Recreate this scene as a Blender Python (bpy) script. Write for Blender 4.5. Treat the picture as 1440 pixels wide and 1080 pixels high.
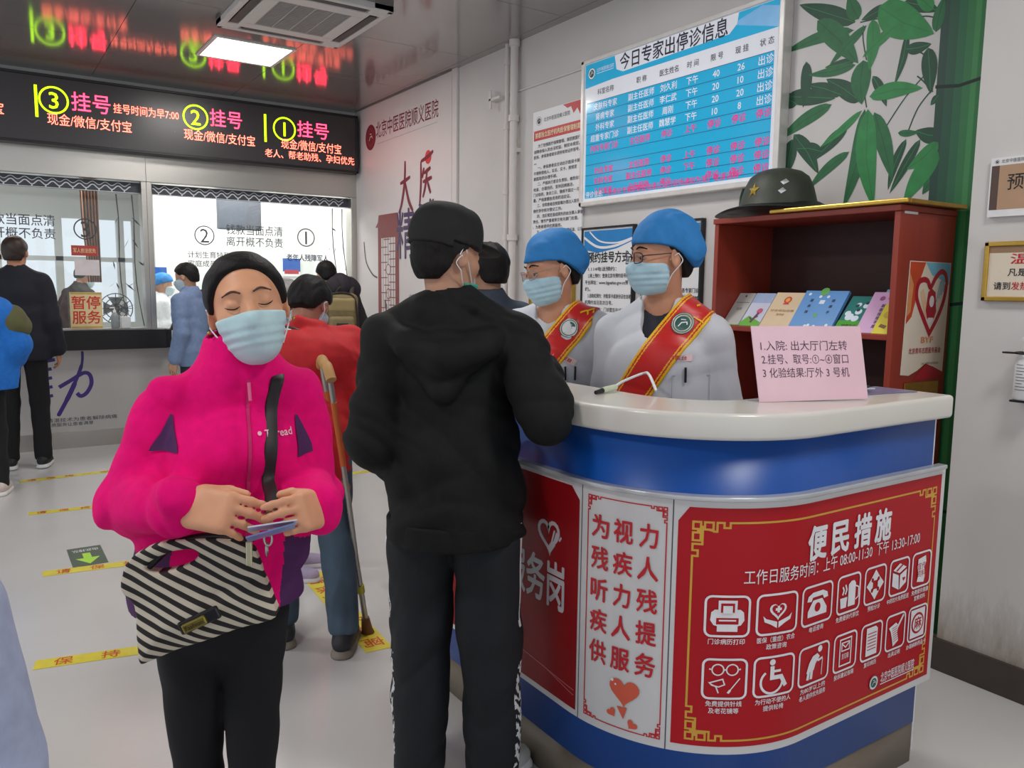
import bpy, math, random
import numpy as np
from mathutils import Vector, Matrix
for o in list(bpy.data.objects): bpy.data.objects.remove(o)
SC = bpy.context.scene
COL = SC.collection
rad = math.radians
# ------------------------------------------------------------ camera, sky, lights, exposure
def cam_setup():
    yaw, pit, rol = rad(33.8), rad(6.87), rad(-0.68)
    f = Vector((math.sin(yaw)*math.cos(pit), math.cos(yaw)*math.cos(pit), -math.sin(pit)))
    r = Vector((math.cos(yaw), -math.sin(yaw), 0)); d = f.cross(r)
    c, s = math.cos(rol), math.sin(rol)
    r2 = c*r+s*d; d2 = -s*r+c*d
    m = Matrix((r2, -d2, -f)).transposed().to_4x4(); m.translation = (0, 0, 1.5)
    cd = bpy.data.cameras.new('camera'); cd.sensor_width = 36; cd.lens = 1130/1440*36; cd.clip_start = .02
    co = bpy.data.objects.new('camera', cd); co.matrix_world = m; COL.objects.link(co); SC.camera = co
cam_setup()
W = bpy.data.worlds.new('daylight'); SC.world = W; W.use_nodes = True
W.node_tree.nodes['Background'].inputs[0].default_value = (.86, .93, 1, 1)
W.node_tree.nodes['Background'].inputs[1].default_value = 1.0
SC.view_settings.view_transform = 'Standard'; SC.view_settings.look = 'None'
SC.view_settings.gamma = 1; SC.view_settings.use_curve_mapping = False
SC.view_settings.exposure = 0.0
def area(name, loc, sx, sy, power, col=(1, .97, .93), rot=(0, 0, 0)):
    l = bpy.data.lights.new(name, 'AREA'); l.shape = 'RECTANGLE'; l.size = sx; l.size_y = sy; l.energy = power; l.color = col
    o = bpy.data.objects.new(name, l); o.location = loc; o.rotation_euler = rot; COL.objects.link(o); return o
LAMPS = [(1.88, 6.6), (1.88, 3.4), (1.88, .2), (-1.0, 5.0), (-1.0, 1.6)]  # first panel is the visible one; the unseen rest are added against flat light
for lx, ly in LAMPS: area('panel_lamp', (lx, ly, 3.286), .54, .54, 24)
for lx in (0.4, 2.4): area('office_fill_light', (lx, 9.2, 3.0), .9, .9, 60)  # area lights added to brighten the office, without any fixture
# ------------------------------------------------------------ materials
def lin(c):
    return tuple((x/12.92 if x <= .04045 else ((x+.055)/1.055)**2.4) for x in [v/255 for v in c])
MATS = {}
def mat(name, rgb, rough=.6, metal=0., var=.06, scale=14., bump=0., bscale=80., spec=.5, emit=0., coat=0., stretch=None, ecol=None, sheen=0.):
    if name in MATS: return MATS[name]
    m = bpy.data.materials.new(name); m.use_nodes = True; nt = m.node_tree; b = nt.nodes['Principled BSDF']
    c = lin(rgb); b.inputs['Roughness'].default_value = rough; b.inputs['Metallic'].default_value = metal
    b.inputs['Specular IOR Level'].default_value = spec; b.inputs['Coat Weight'].default_value = coat
    if sheen: b.inputs['Sheen Weight'].default_value = sheen
    tc = nt.nodes.new('ShaderNodeTexCoord'); src = tc.outputs['Object']
    if stretch:
        mp = nt.nodes.new('ShaderNodeMapping'); mp.inputs['Scale'].default_value = stretch; nt.links.new(src, mp.inputs[0]); src = mp.outputs[0]
    nz = nt.nodes.new('ShaderNodeTexNoise'); nz.inputs['Scale'].default_value = scale; nz.inputs['Detail'].default_value = 4; nt.links.new(src, nz.inputs[0])
    rp = nt.nodes.new('ShaderNodeValToRGB'); nt.links.new(nz.outputs[0], rp.inputs[0])
    rp.color_ramp.elements[0].position = .3; rp.color_ramp.elements[1].position = .7
    rp.color_ramp.elements[0].color = (*[x*(1-var) for x in c], 1); rp.color_ramp.elements[1].color = (*[min(1, x*(1+var)) for x in c], 1)
    nt.links.new(rp.outputs[0], b.inputs['Base Color'])
    if emit:
        b.inputs['Emission Color'].default_value = (*lin(ecol or rgb), 1); b.inputs['Emission Strength'].default_value = emit
    if bump:
        n2 = nt.nodes.new('ShaderNodeTexNoise'); n2.inputs['Scale'].default_value = bscale; n2.inputs['Detail'].default_value = 3; nt.links.new(src, n2.inputs[0])
        bp = nt.nodes.new('ShaderNodeBump'); bp.inputs['Strength'].default_value = bump; bp.inputs['Distance'].default_value = .004
        nt.links.new(n2.outputs[0], bp.inputs['Height']); nt.links.new(bp.outputs[0], b.inputs['Normal'])
    MATS[name] = m; return m
def glass(name='window glass', tint=(253, 254, 254), gl=.06):
    m = bpy.data.materials.new(name); m.use_nodes = True; nt = m.node_tree; nt.nodes.clear()
    o = nt.nodes.new('ShaderNodeOutputMaterial'); t = nt.nodes.new('ShaderNodeBsdfTransparent'); g = nt.nodes.new('ShaderNodeBsdfGlossy'); x = nt.nodes.new('ShaderNodeMixShader')
    t.inputs[0].default_value = (*lin(tint), 1); g.inputs['Roughness'].default_value = .03
    lw = nt.nodes.new('ShaderNodeLayerWeight'); lw.inputs[0].default_value = .25
    ml = nt.nodes.new('ShaderNodeMath'); ml.operation = 'MULTIPLY_ADD'; ml.inputs[1].default_value = .5; ml.inputs[2].default_value = gl*.5
    nt.links.new(lw.outputs['Fresnel'], ml.inputs[0]); nt.links.new(ml.outputs[0], x.inputs[0]); nt.links.new(t.outputs[0], x.inputs[1]); nt.links.new(g.outputs[0], x.inputs[2]); nt.links.new(x.outputs[0], o.inputs[0])
    return m
# ------------------------------------------------------------ objects
def tag(o, label=None, cat=None, group=None, kind=None):
    if label: o['label'] = label
    if cat: o['category'] = cat
    if group: o['group'] = group
    if kind: o['kind'] = kind
    return o
def empty(name, loc, rz=0., label=None, cat=None, group=None):
    o = bpy.data.objects.new(name, None); o.empty_display_size = .1; o.location = loc; o.rotation_euler = (0, 0, rz); COL.objects.link(o)
    return tag(o, label, cat, group)
def link(name, me, parent=None, loc=None):
    o = bpy.data.objects.new(name, me); COL.objects.link(o)
    if parent: o.parent = parent
    if loc is not None: o.location = loc
    return o
def to_local(parent, V):
    """world points into the frame of a thing (its parents stand on the floor unrotated or turned about z)"""
    M = Matrix.Identity(4); p = parent
    while p:
        M = Matrix.LocRotScale(p.location, p.rotation_euler, p.scale) @ M; p = p.parent
    Mi = np.array(M.inverted()); V = np.asarray(V, float).reshape(-1, 3)
    return V@Mi[:3, :3].T+Mi[:3, 3]
def mesh_np(name, V, F, mats, mi=None, smooth=False):
    """F: (n,4) or (n,3) array"""
    me = bpy.data.meshes.new(name); V = np.asarray(V, np.float32); F = np.asarray(F, np.int32); k = F.shape[1]
    me.vertices.add(len(V)); me.vertices.foreach_set('co', V.ravel())
    me.loops.add(F.size); me.loops.foreach_set('vertex_index', F.ravel())
    me.polygons.add(len(F)); me.polygons.foreach_set('loop_start', np.arange(0, F.size, k, dtype=np.int32))
    for m in mats: me.materials.append(m)
    if mi is not None: me.polygons.foreach_set('material_index', np.asarray(mi, np.int32))
    me.polygons.foreach_set('use_smooth', np.full(len(F), smooth))
    me.update(calc_edges=True); me.validate(); return me
class MB:
    """collects shapes; build() links them as ONE mesh object"""
    def __init__(s): s.V = []; s.F = []; s.M = []; s.S = []
    def add(s, V, F, m=0, smooth=False):
        b = len(s.V); s.V += [tuple(v) for v in V]; s.F += [tuple(i+b for i in f) for f in F]; s.M += [m]*len(F); s.S += [smooth]*len(F); return s
    def box(s, a, b, m=0):
        (x0, y0, z0), (x1, y1, z1) = a, b
        return s.add([(x0, y0, z0), (x1, y0, z0), (x1, y1, z0), (x0, y1, z0), (x0, y0, z1), (x1, y0, z1), (x1, y1, z1), (x0, y1, z1)],
                     [(0, 3, 2, 1), (4, 5, 6, 7), (0, 1, 5, 4), (1, 2, 6, 5), (2, 3, 7, 6), (3, 0, 4, 7)], m)
    def obox(s, c, ax, h, m=0):
        c = Vector(c); ax = [Vector(a).normalized() for a in ax]; V = []
        for sz in (-1, 1):
            for sx, sy in ((-1, -1), (1, -1), (1, 1), (-1, 1)): V.append(c+ax[0]*h[0]*sx+ax[1]*h[1]*sy+ax[2]*h[2]*sz)
        return s.add(V, [(0, 3, 2, 1), (4, 5, 6, 7), (0, 1, 5, 4), (1, 2, 6, 5), (2, 3, 7, 6), (3, 0, 4, 7)], m)
    def tube(s, P, r, m=0, n=10, closed=False, flat=1., up=None):
        P = [Vector(p) for p in P]; N = len(P); R = r if isinstance(r, (list, tuple)) else [r]*N; V = []; F = []; ref = None
        for i, p in enumerate(P):
            if closed: t = (P[(i+1) % N]-P[i-1]).normalized()
            else: t = (P[min(i+1, N-1)]-P[max(i-1, 0)]).normalized()
            if ref is None:
                ref = Vector(up) if up else (Vector((0, 0, 1)) if abs(t.z) < .9 else Vector((1, 0, 0)))
            a = (ref-t*ref.dot(t)).normalized(); ref = a; b = t.cross(a)
            for k in range(n):
                an = 2*math.pi*k/n; V.append(p+(a*math.cos(an)*flat+b*math.sin(an))*R[i])
        for i in range(N if closed else N-1):
            for k in range(n):
                j = (i+1) % N; F.append((i*n+k, i*n+(k+1) % n, j*n+(k+1) % n, j*n+k))
        s.add(V, F, m, True)
        if not closed: s.add(V[:n], [tuple(range(n))[::-1]], m); s.add(V[-n:], [tuple(range(n))], m)
        return s
    def lathe(s, prof, c=(0, 0, 0), m=0, n=24, sx=1., sy=1.):
        V = []; F = []
        for r, z in prof:
            for k in range(n):
                a = 2*math.pi*k/n; V.append((c[0]+r*math.cos(a)*sx, c[1]+r*math.sin(a)*sy, c[2]+z))
        for i in range(len(prof)-1):
            for k in range(n): F.append((i*n+k, i*n+(k+1) % n, (i+1)*n+(k+1) % n, (i+1)*n+k))
        s.add(V, F, m, True)
        for i, fl in ((0, True), (len(prof)-1, False)):
            if prof[i][0] > 1e-6:
                q = tuple(range(n)); s.add(V[i*n:(i+1)*n], [q[::-1] if fl else q], m)
        return s
    def prism(s, poly, fn, o0, o1, m=0):
        """extrude a 2D outline between offsets o0 and o1 of a mapping fn(u,v,o)"""
        n = len(poly); V = [fn(u, v, o0) for u, v in poly]+[fn(u, v, o1) for u, v in poly]
        return s.add(V, [tuple(range(n))[::-1], tuple(range(n, 2*n))]+[(i, (i+1) % n, n+(i+1) % n, n+i) for i in range(n)], m)
    def build(s, name, mats, parent=None, bevel=0., world=True, kind=None, label=None, cat=None, group=None, seg=2):
        if not isinstance(mats, (list, tuple)): mats = [mats]
        V = s.V
        if parent is not None and world: V = to_local(parent, V)
        me = bpy.data.meshes.new(name); me.from_pydata([tuple(v) for v in V], [], s.F)
        for m in mats: me.materials.append(m)
        me.polygons.foreach_set('material_index', s.M); me.polygons.foreach_set('use_smooth', s.S); me.update()
        o = link(name, me, parent)
        if bevel:
            bm = o.modifiers.new('edge', 'BEVEL'); bm.width = bevel; bm.segments = seg; bm.limit_method = 'ANGLE'; bm.angle_limit = rad(40)
        return tag(o, label, cat, group, kind)
# ------------------------------------------------------------ lettering
GC = {}
def glyphs(body, bold=0.):
    k = (body, bold)
    if k not in GC:
        cu = bpy.data.curves.new('t', 'FONT'); cu.body = body; cu.size = 1; cu.resolution_u = 2
        ob = bpy.data.objects.new('t', cu); me = ob.to_mesh()
        n = len(me.vertices); V = np.zeros(n*3); me.vertices.foreach_get('co', V); V = V.reshape(-1, 3)[:, :2].copy()
        F = [tuple(p.vertices) for p in me.polygons]; ob.to_mesh_clear(); bpy.data.objects.remove(ob); bpy.data.curves.remove(cu)
        if bold:                                             # a heavier weight: the strokes again, a little aside
            b = bold*.62; N = len(V); Vs = [V]; Fs = list(F)
            for q, (dx, dy) in enumerate(((b, 0), (-b, 0), (0, b), (0, -b), (.7*b, .7*b), (-.7*b, -.7*b), (.7*b, -.7*b), (-.7*b, .7*b))[:4 if bold < .03 else 8]):
                Vs.append(V+[dx, dy]); Fs += [tuple(i+N*(q+1) for i in f) for f in F]
            V, F = np.concatenate(Vs), Fs
        GC[k] = (V, F)
    return GC[k]
class Ink:
    """flat marks on a surface given by fn(u, v, o) -> point, o = height above the surface"""
    def __init__(s, fn, o=.0008): s.fn = fn; s.o = o; s.mb = MB()
    def _put(s, P, F, m):                                   # successive marks lie a hair above each other
        s.n = (getattr(s, 'n', 0)+1) % 30; o = s.o+1.2e-5*s.n; s.mb.add([s.fn(float(u), float(v), o) for u, v in P], F, m); return s
    def text(s, body, u, v, h, m=0, w=None, bold=0., ang=0., anchor='c', sx=1.):
        """h: em height; w: total width; (u, v): centre (anchor c), left middle (l) or right middle (r)"""
        V, F = glyphs(body, bold)
        if not len(V): return s
        x0, x1 = V[:, 0].min(), V[:, 0].max(); k = (w/(x1-x0)) if w else h*sx
        X = (V[:, 0]-(x0 if anchor == 'l' else x1 if anchor == 'r' else (x0+x1)/2))*k; Y = (V[:, 1]-.36)*h
        c, n = math.cos(ang), math.sin(ang)
        P = np.stack([u+X*c-Y*n, v+X*n+Y*c], 1)
        if not bold: return s._put(P, F, m)
        L = 5 if bold < .03 else 9; N = len(P)//L; o = s.o; q = len(F)//L
        for i in range(L): s.o = o+6e-5*i; s._put(P[i*N:(i+1)*N], F[:q], m)
        s.o = o; return s
    def poly(s, P, m=0): return s._put(P, [tuple(range(len(P)))], m)
    def rect(s, u0, v0, u1, v1, m=0, n=1):
        us = np.linspace(u0, u1, n+1); P = [(u, v) for u in us for v in (v0, v1)]
        return s._put(P, [(2*i, 2*i+2, 2*i+3, 2*i+1) for i in range(n)], m)
    def disc(s, u, v, r, m=0, n=28, ry=None):
        return s.poly([(u+r*math.cos(2*math.pi*i/n), v+(ry or r)*math.sin(2*math.pi*i/n)) for i in range(n)], m)
    def ring(s, u, v, r0, r1, m=0, n=36, e=1.):
        P = []
        for i in range(n):
            a = 2*math.pi*i/n
            P += [(u+r0*math.cos(a), v+r0*e*math.sin(a)), (u+r1*math.cos(a), v+r1*e*math.sin(a))]
        return s._put(P, [(2*i, 2*i+1, (2*i+3) % (2*n), (2*i+2) % (2*n)) for i in range(n)], m)
    def line(s, P, w, m=0, closed=False):
        P = [np.array(p, float) for p in P]; N = len(P); Q = []
        W_ = w if isinstance(w, (list, tuple)) else [w]*N
        for i, p in enumerate(P):
            a = P[i-1] if (i or closed) else p; b = P[(i+1) % N] if (i < N-1 or closed) else p
            d1 = p-a; d2 = b-p; l1, l2 = np.hypot(*d1), np.hypot(*d2)
            d1 = d1/l1 if l1 > 1e-9 else d2/max(l2, 1e-9); d2 = d2/l2 if l2 > 1e-9 else d1
            t = d1+d2; l = np.hypot(*t); t = t/l if l > 1e-6 else d1
            n_ = np.array([-t[1], t[0]]); cs = max(.4, float(n_@np.array([-d1[1], d1[0]]))); n_ = n_*W_[i]/2/cs
            Q += [p+n_, p-n_]
        return s._put(Q, [(2*i, 2*i+1, (2*i+3) % (2*N), (2*i+2) % (2*N)) for i in range(N if closed else N-1)], m)
    def rrect(s, u0, v0, u1, v1, r, w, m=0):
        P = []
        for cu, cv, a0 in ((u1-r, v1-r, 0), (u0+r, v1-r, 90), (u0+r, v0+r, 180), (u1-r, v0+r, 270)):
            for k in range(5): a = rad(a0+k*22.5); P.append((cu+r*math.cos(a), cv+r*math.sin(a)))
        Q = []
        for a, b in zip(P, P[1:]+P[:1]):
            n_ = max(1, int(math.hypot(b[0]-a[0], b[1]-a[1])/.02)); Q += [(a[0]+(b[0]-a[0])*i/n_, a[1]+(b[1]-a[1])*i/n_) for i in range(n_)]
        return s.line(Q, w, m, True)
    def emblem(s, u, v, r, m_out, m_in, m_line):
        s.disc(u, v, r, m_out); s.o += .0004; s.ring(u, v, r*.93, r, m_in); s.disc(u, v, r*.66, m_in); s.o += .0004
        s.line([(u-r*.35, v-r*.3), (u-r*.1, v+.05*r), (u+r*.35, v+r*.1), (u+r*.4, v-r*.15)], r*.1, m_line); s.line([(u-r*.2, v+r*.35), (u+r*.25, v+r*.3)], r*.08, m_line); s.o -= .0008
        return s
    def build(s, name, mats, parent=None, **k): return s.mb.build(name, mats, parent, **k)
def on_x(c): return lambda u, v, o: (c-o, -u, v)      # on a wall facing -x; u = -y
def on_y(c): return lambda u, v, o: (u, c-o, v)       # on a wall facing -y; u = x
def on_z(c): return lambda u, v, o: (u, v, c+o)       # on the floor
def catmull(P, n=8):
    P = [np.array(p, float) for p in P]; out = []
    for i in range(len(P)-1):
        a, b, c, d = P[max(i-1, 0)], P[i], P[i+1], P[min(i+2, len(P)-1)]
        for k in range(n):
            t = k/n; out.append(.5*((2*b)+(c-a)*t+(2*a-5*b+4*c-d)*t*t+(3*b-a-3*c+d)*t**3))
    out.append(P[-1]); return [tuple(p) for p in out]
# ------------------------------------------------------------ shared materials
M_white = mat('white paint', (222, 219, 216), .5, var=.025, scale=3, bump=.05, bscale=30)
M_wallp = mat('white wall paint', (205, 201, 199), .55, var=.03, scale=2.5, bump=.06, bscale=40)
M_steel = mat('brushed stainless steel', (190, 186, 180), .3, .9, var=.05, scale=40, stretch=(1, 1, 30), bump=.03, bscale=120)
M_black = mat('black lacquer', (24, 23, 26), .35, var=.1)
M_blk = mat('black ink', (28, 27, 30), .6)
M_grey = mat('grey ink', (78, 80, 86), .6)
M_paper = mat('white board paper', (232, 232, 234), .45, var=.015, scale=5)
M_gold = mat('gold metal', (196, 158, 72), .32, .85, var=.08, scale=30)
M_red = mat('sign red', (192, 22, 34), .4, var=.04, scale=6)
M_glass = glass()
M_pipe = mat('white pipe paint', (214, 208, 204), .45, var=.03, scale=9)
def floor_mat():
    m = mat('polished pale floor', (201, 199, 197), .2, var=.035, scale=1.6, bump=.02, bscale=8, spec=.55); return m
# ------------------------------------------------------------ floor, ceiling, walls
MB().box((-4.5, -4, -.1), (5.2, 12.6, 0)).build('floor', floor_mat(), kind='structure')
M_ceil = mat('glossy grey ceiling panel', (158, 154, 152), .11, .45, var=.03, scale=1.2, spec=.6)
mb = MB()
for i in range(-4, 4):
    for j in range(-3, 8):
        x0, y0 = .98+i*1.2, .9+j*1.2
        if j == 7: continue
        mb.box((x0+.002, y0+.002, 3.3), (x0+1.198, min(y0+1.198, 8.2), 3.34))
mb.box((-4.5, -4, 3.335), (5.2, 8.2, 3.42), 1)
mb.build('ceiling', [M_ceil, mat('ceiling joint', (84, 82, 80), .7)], kind='structure')
MB().box((3.46, 1.3, 0), (3.7, 8.4, 3.3)).build('wall_right', M_wallp, kind='structure')
# the pier nearest the camera: scuffed plaster
def pier_mat():
    m = mat('scuffed wall plaster', (206, 202, 199), .6, var=.03, scale=3, bump=.12, bscale=35); nt = m.node_tree; b = nt.nodes['Principled BSDF']
    old = b.inputs['Base Color'].links[0].from_socket; tc = nt.nodes.new('ShaderNodeTexCoord')
    sp = nt.nodes.new('ShaderNodeSeparateXYZ'); nt.links.new(tc.outputs['Object'], sp.inputs[0])
    mp = nt.nodes.new('ShaderNodeMapping'); mp.inputs['Scale'].default_value = (3, 9, 2.2); nt.links.new(tc.outputs['Object'], mp.inputs[0])
    n = nt.nodes.new('ShaderNodeTexNoise'); n.inputs['Scale'].default_value = 2.2; n.inputs['Detail'].default_value = 10; n.inputs['Roughness'].default_value = .75; nt.links.new(mp.outputs[0], n.inputs[0])
    r = nt.nodes.new('ShaderNodeMapRange'); r.inputs[1].default_value = .52; r.inputs[2].default_value = .05; nt.links.new(sp.outputs['Z'], r.inputs[0])
    a = nt.nodes.new('ShaderNodeMath'); a.operation = 'ADD'; nt.links.new(n.outputs[0], a.inputs[0]); nt.links.new(r.outputs[0], a.inputs[1])
    r2 = nt.nodes.new('ShaderNodeMapRange'); r2.inputs[1].default_value = .82; r2.inputs[2].default_value = 1.5; r2.inputs[4].default_value = .8; nt.links.new(a.outputs[0], r2.inputs[0])
    mx = nt.nodes.new('ShaderNodeMixRGB'); nt.links.new(r2.outputs[0], mx.inputs[0]); nt.links.new(old, mx.inputs[1]); mx.inputs[2].default_value = (*lin((128, 108, 90)), 1)
    nt.links.new(mx.outputs[0], b.inputs['Base Color']); return m
MB().box((3.135, -4, 0), (3.7, 1.603, 3.3)).build('wall_right_pier', pier_mat(), kind='structure')
MB().box((3.118, -4, 0), (3.135, 1.62, .13)).build('baseboard_right', mat('dark brown skirting tile', (66, 57, 52), .4, var=.12, scale=9), kind='structure', bevel=.002)
# raised edge strip and joint trims of the right wall
MB().box((3.435, 6.01, .1), (3.46, 6.09, 3.3)).build('trim_right', M_pipe, kind='structure', bevel=.004)
MB().tube([(3.452, 5.25, 2.943), (3.452, 1.3, 2.955)], .007, 0, 8).build('trim_conduit', M_pipe, kind='structure')
# back wall: counter front, header, frame of the two ticket windows
M_front = mat('pale counter panel', (196, 193, 190), .28, .25, var=.03, scale=2)
mb = MB(); mb.box((-2.5, 8.2, 0), (3.7, 8.32, 1.06)); mb.box((-2.5, 8.2, 2.66), (3.7, 8.32, 3.42), 1)
mb.build('wall_back', [M_front, M_white], kind='structure')
MB().box((-2.5, 8.185, 0), (3.46, 8.2, .15)).build('baseboard_back', M_steel, kind='structure')
MB().box((-2.5, 8.07, .895), (1.5, 8.3, 1.075)).box((1.5, 8.12, .895), (3.46, 8.3, 1.07)).build('trim_counter', M_black, kind='structure', bevel=.006)
MB().box((-2.5, 8.1, 1.075), (1.4, 8.3, 1.083)).build('trim_sill', M_steel, kind='structure')
for nm, x0, x1 in (('window_1', 1.385, 3.46), ('window_2', -2.5, 1.385)):
    w = MB(); a, b = (x0+.045 if x0 > 0 else x0), (x1-.08 if x1 > 3 else x1-.045)
    w.box((x0, 8.14, 2.42), (x1, 8.3, 2.66)); w.box((b, 8.14, 1.07), (x1, 8.3, 2.42))
    if x0 > 0: w.box((x0, 8.14, 1.07), (a, 8.3, 2.42))
    wf = w.build(nm, M_steel, kind='structure', bevel=.004)
    MB().box((a, 8.216, 1.08), (b, 8.224, 2.42)).build('pane', M_glass, wf)
    k = Ink(on_y(8.216)); k.rect(a, 2.312, b, 2.412, 0); k.o = .0014   # printed eave of roof tiles
    x = a+.02
    while x < b-.1:
        for q, (dz, am) in enumerate(((2.385, .014), (2.355, .018))):
            k.line([(x+t*.013, dz+am*math.cos(t*math.pi/4)) for t in range(9)], .009 if q else .006, 1)
        k.line([(x+.05, 2.32), (x+.05, 2.34)], .012, 1); x += .104
    k.line([(a, 2.318), (b, 2.318)], .006, 1)
    k.build('eave_print', [mat('print charcoal', (62, 66, 74), .5), mat('print pale grey', (214, 218, 224), .5)], wf)
    k = Ink(on_y(8.216)); rng = random.Random(5 if x0 > 0 else 9); sx = [3.2, 3.31] if x0 > 0 else [1.12, 1.25]
    for s_ in sx:                                                  # printed bamboo canes
        P = [(s_+.02*math.sin(i*.9+s_)+.012*i*(1 if s_ > 2.9 and s_ < 3.25 else 1), 2.3-i*.2) for i in range(7)]
        k.line(P, [.012, .009, .011, .008, .01, .007, .01], 0)
        for i in range(7):
            cx, cz = P[rng.randrange(1, 6)]; an = rng.uniform(-2.6, -.5); L_ = rng.uniform(.07, .15); cx += rng.uniform(-.06, .04)
            ex, ez = cx+L_*math.cos(an), cz+L_*math.sin(an)*.7; k.poly([(cx, cz), ((cx+ex)/2+.006, (cz+ez)/2+.006), (ex, ez), ((cx+ex)/2-.005, (cz+ez)/2-.006)], 0)
    k.build('bamboo_print', M_grey, wf)
    k = Ink(on_y(8.216))
    if x0 > 0:
        for n_, cx, cz in (('2', 1.9, 1.962), ('1', 2.91, 1.985)): k.ring(cx, cz, .083, .094); k.text(n_, cx, cz, .19, bold=.0)
        k.text('钱款当面点清', 2.385, 2.03, .105, w=.56, bold=.012); k.text('离开概不负责', 2.385, 1.915, .1, w=.56, bold=.012)
        k.text('计划生育特殊', 1.74, 1.775, .068, w=.4, bold=.01, anchor='l'); k.text('家庭成员优先', 1.74, 1.69, .068, w=.4, bold=.01, anchor='l')
        k.text('老年人残障军人', 2.7, 1.775, .075, w=.45, m=1, bold=.03, anchor='l')
    else:
        k.ring(.875, 1.972, .083, .094); k.text('3', .875, 1.972, .2)
        k.text('钱款当面点清', .36, 2.03, .105, w=.56, bold=.012); k.text('离开概不负责', .36, 1.915, .1, w=.56, bold=.012)
    k.build('lettering', [M_grey, mat('navy ink', (40, 44, 110), .5)], wf)
# counter front: calligraphy character and two lines of small print
k = Ink(on_y(8.2)); ch = mat('violet ink', (62, 44, 128), .45)
k.line(catmull([(.8, .88), (.79, .76), (.73, .6), (.66, .45), (.58, .3)]), [.012]+[.022]*8+[.03]*8+[.04]*8+[.034]*7+[.02], 0)
k.line(catmull([(.6, .56), (.7, .62), (.8, .68), (.85, .66), (.86, .58), (.82, .5), (.77, .47), (.74, .5)]), .034, 0)
k.line(catmull([(.36, .8), (.5, .8), (.58, .81)]), .03, 0); k.line(catmull([(.5, .87), (.48, .7), (.47, .45)]), .034, 0)
for zz in (.7, .62, .54, .46): k.line(catmull([(.38, zz), (.47, zz+.015), (.55, zz+.03)]), .028, 0)
k.text('以精湛技术为患者解除病痛', .44, .262, .04, w=.62, m=1, anchor='l', bold=.012); k.text('以优质服务让患者满意', .44, .22, .036, w=.42, m=1, anchor='l', bold=.01)
k.build('trim_calligraphy', [ch, M_grey], kind='structure')
# ticket office behind the glass
mb = MB(); mb.box((-2.5, 8.32, .7), (-2.4, 12.5, 3.2)); mb.box((3.6, 8.32, 0), (3.7, 12.5, 3.2)); mb.box((1.75, 9.9, 0), (3.6, 10.0, 3.2))
mb.box((-2.5, 12.4, 0), (3.7, 12.5, .95)); mb.box((-2.5, 12.4, 2.35), (3.7, 12.5, 3.2)); mb.box((1.9, 12.4, .95), (3.7, 12.5, 2.35))
for xx in (-1.6, -.7, .25, .95, 1.7): mb.box((xx, 12.36, .95), (xx+.09, 12.5, 2.35))
mb.box((-2.5, 12.36, 1.78), (1.9, 12.5, 1.84))
mb.build('wall_office', mat('office white paint', (226, 230, 228), .55, var=.02, scale=2), kind='structure')
MB().box((-2.5, 12.44, .95), (1.9, 12.45, 2.35)).build('window_3', M_glass, kind='structure')
MB().box((-2.5, 8.32, 3.15), (3.7, 12.5, 3.3)).build('ceiling_office', M_white, kind='structure')
MB().box((-2.3, 8.32, .72), (3.5, 8.85, .76)).build('office_desk', mat('pale desk laminate', (206, 204, 198), .4), label='long pale desk inside the ticket office behind the counter windows', cat='desk')
# ------------------------------------------------------------ LED sign above the windows
led = MB().box((-2.5, 8.0, 2.665), (3.385, 8.14, 3.215)).build('led_sign', mat('led board face', (62, 58, 60), .3, var=.03, scale=60), label='long dark LED board with scrolling red and green lettering above the ticket windows', cat='sign')
mb = MB()
for z in (2.652, 3.205): mb.box((-2.5, 7.985, z), (3.4, 8.14, z+.022))
mb.box((3.378, 7.985, 2.652), (3.4, 8.14, 3.227)); mb.build('frame', M_black, led, bevel=.003)
E_red = mat('led red', (255, 62, 110), .5, emit=10., ecol=(255, 40, 66)); E_org = mat('led warm', (255, 170, 150), .5, emit=5., ecol=(255, 96, 76)); E_grn = mat('led green', (190, 255, 20), .5, emit=2.2, ecol=(185, 255, 10))
k = Ink(on_y(8.0), .002)
for n_, x, z, bx in (('3', .664, 3.022, .535), ('2', 1.806, 3.022, None), ('1', 2.636, 3.012, 2.448)):
    k.ring(x, z, .098, .113, 2); k.text(n_, x, z, .19, 2, bold=.012)
    if bx: k.line([(bx, 2.87), (bx, 3.13)], .022, 2)
    if bx is None: k.line([(1.62, 2.87), (1.62, 2.871)], .002, 2)
for x0, x1, z in ((.797, 1.096, 3.03), (1.935, 2.226, 3.035), (2.765, 3.088, 3.03)): k.text('挂号', (x0+x1)/2, z, .17, 0, w=x1-x0, bold=.0)
k.text('挂号时间为早7:00', 1.39, 3.015, .09, 1, w=.54); 
for x0, x1, z in ((.61, 1.26, 2.865), (1.7, 2.345, 2.86), (2.6, 3.22, 2.872)): k.text('现金/微信/支付宝', (x0+x1)/2, z, .105, 1, w=x1-x0)
k.text('老人、帮老助残、孕妇优先', 2.9, 2.768, .085, 1, w=.92); k.text('宝', .255, 2.905, .105, 1)
k.text('现金/微信/支付', -.1, 2.905, .105, 1, w=.58)
k.text('收费', -.2, 3.03, .17, 0, w=.3); k.ring(-.5, 3.03, .098, .113, 2); k.text('4', -.5, 3.03, .19, 2)
k.build('lettering', [E_red, E_org, E_grn], led)
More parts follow.
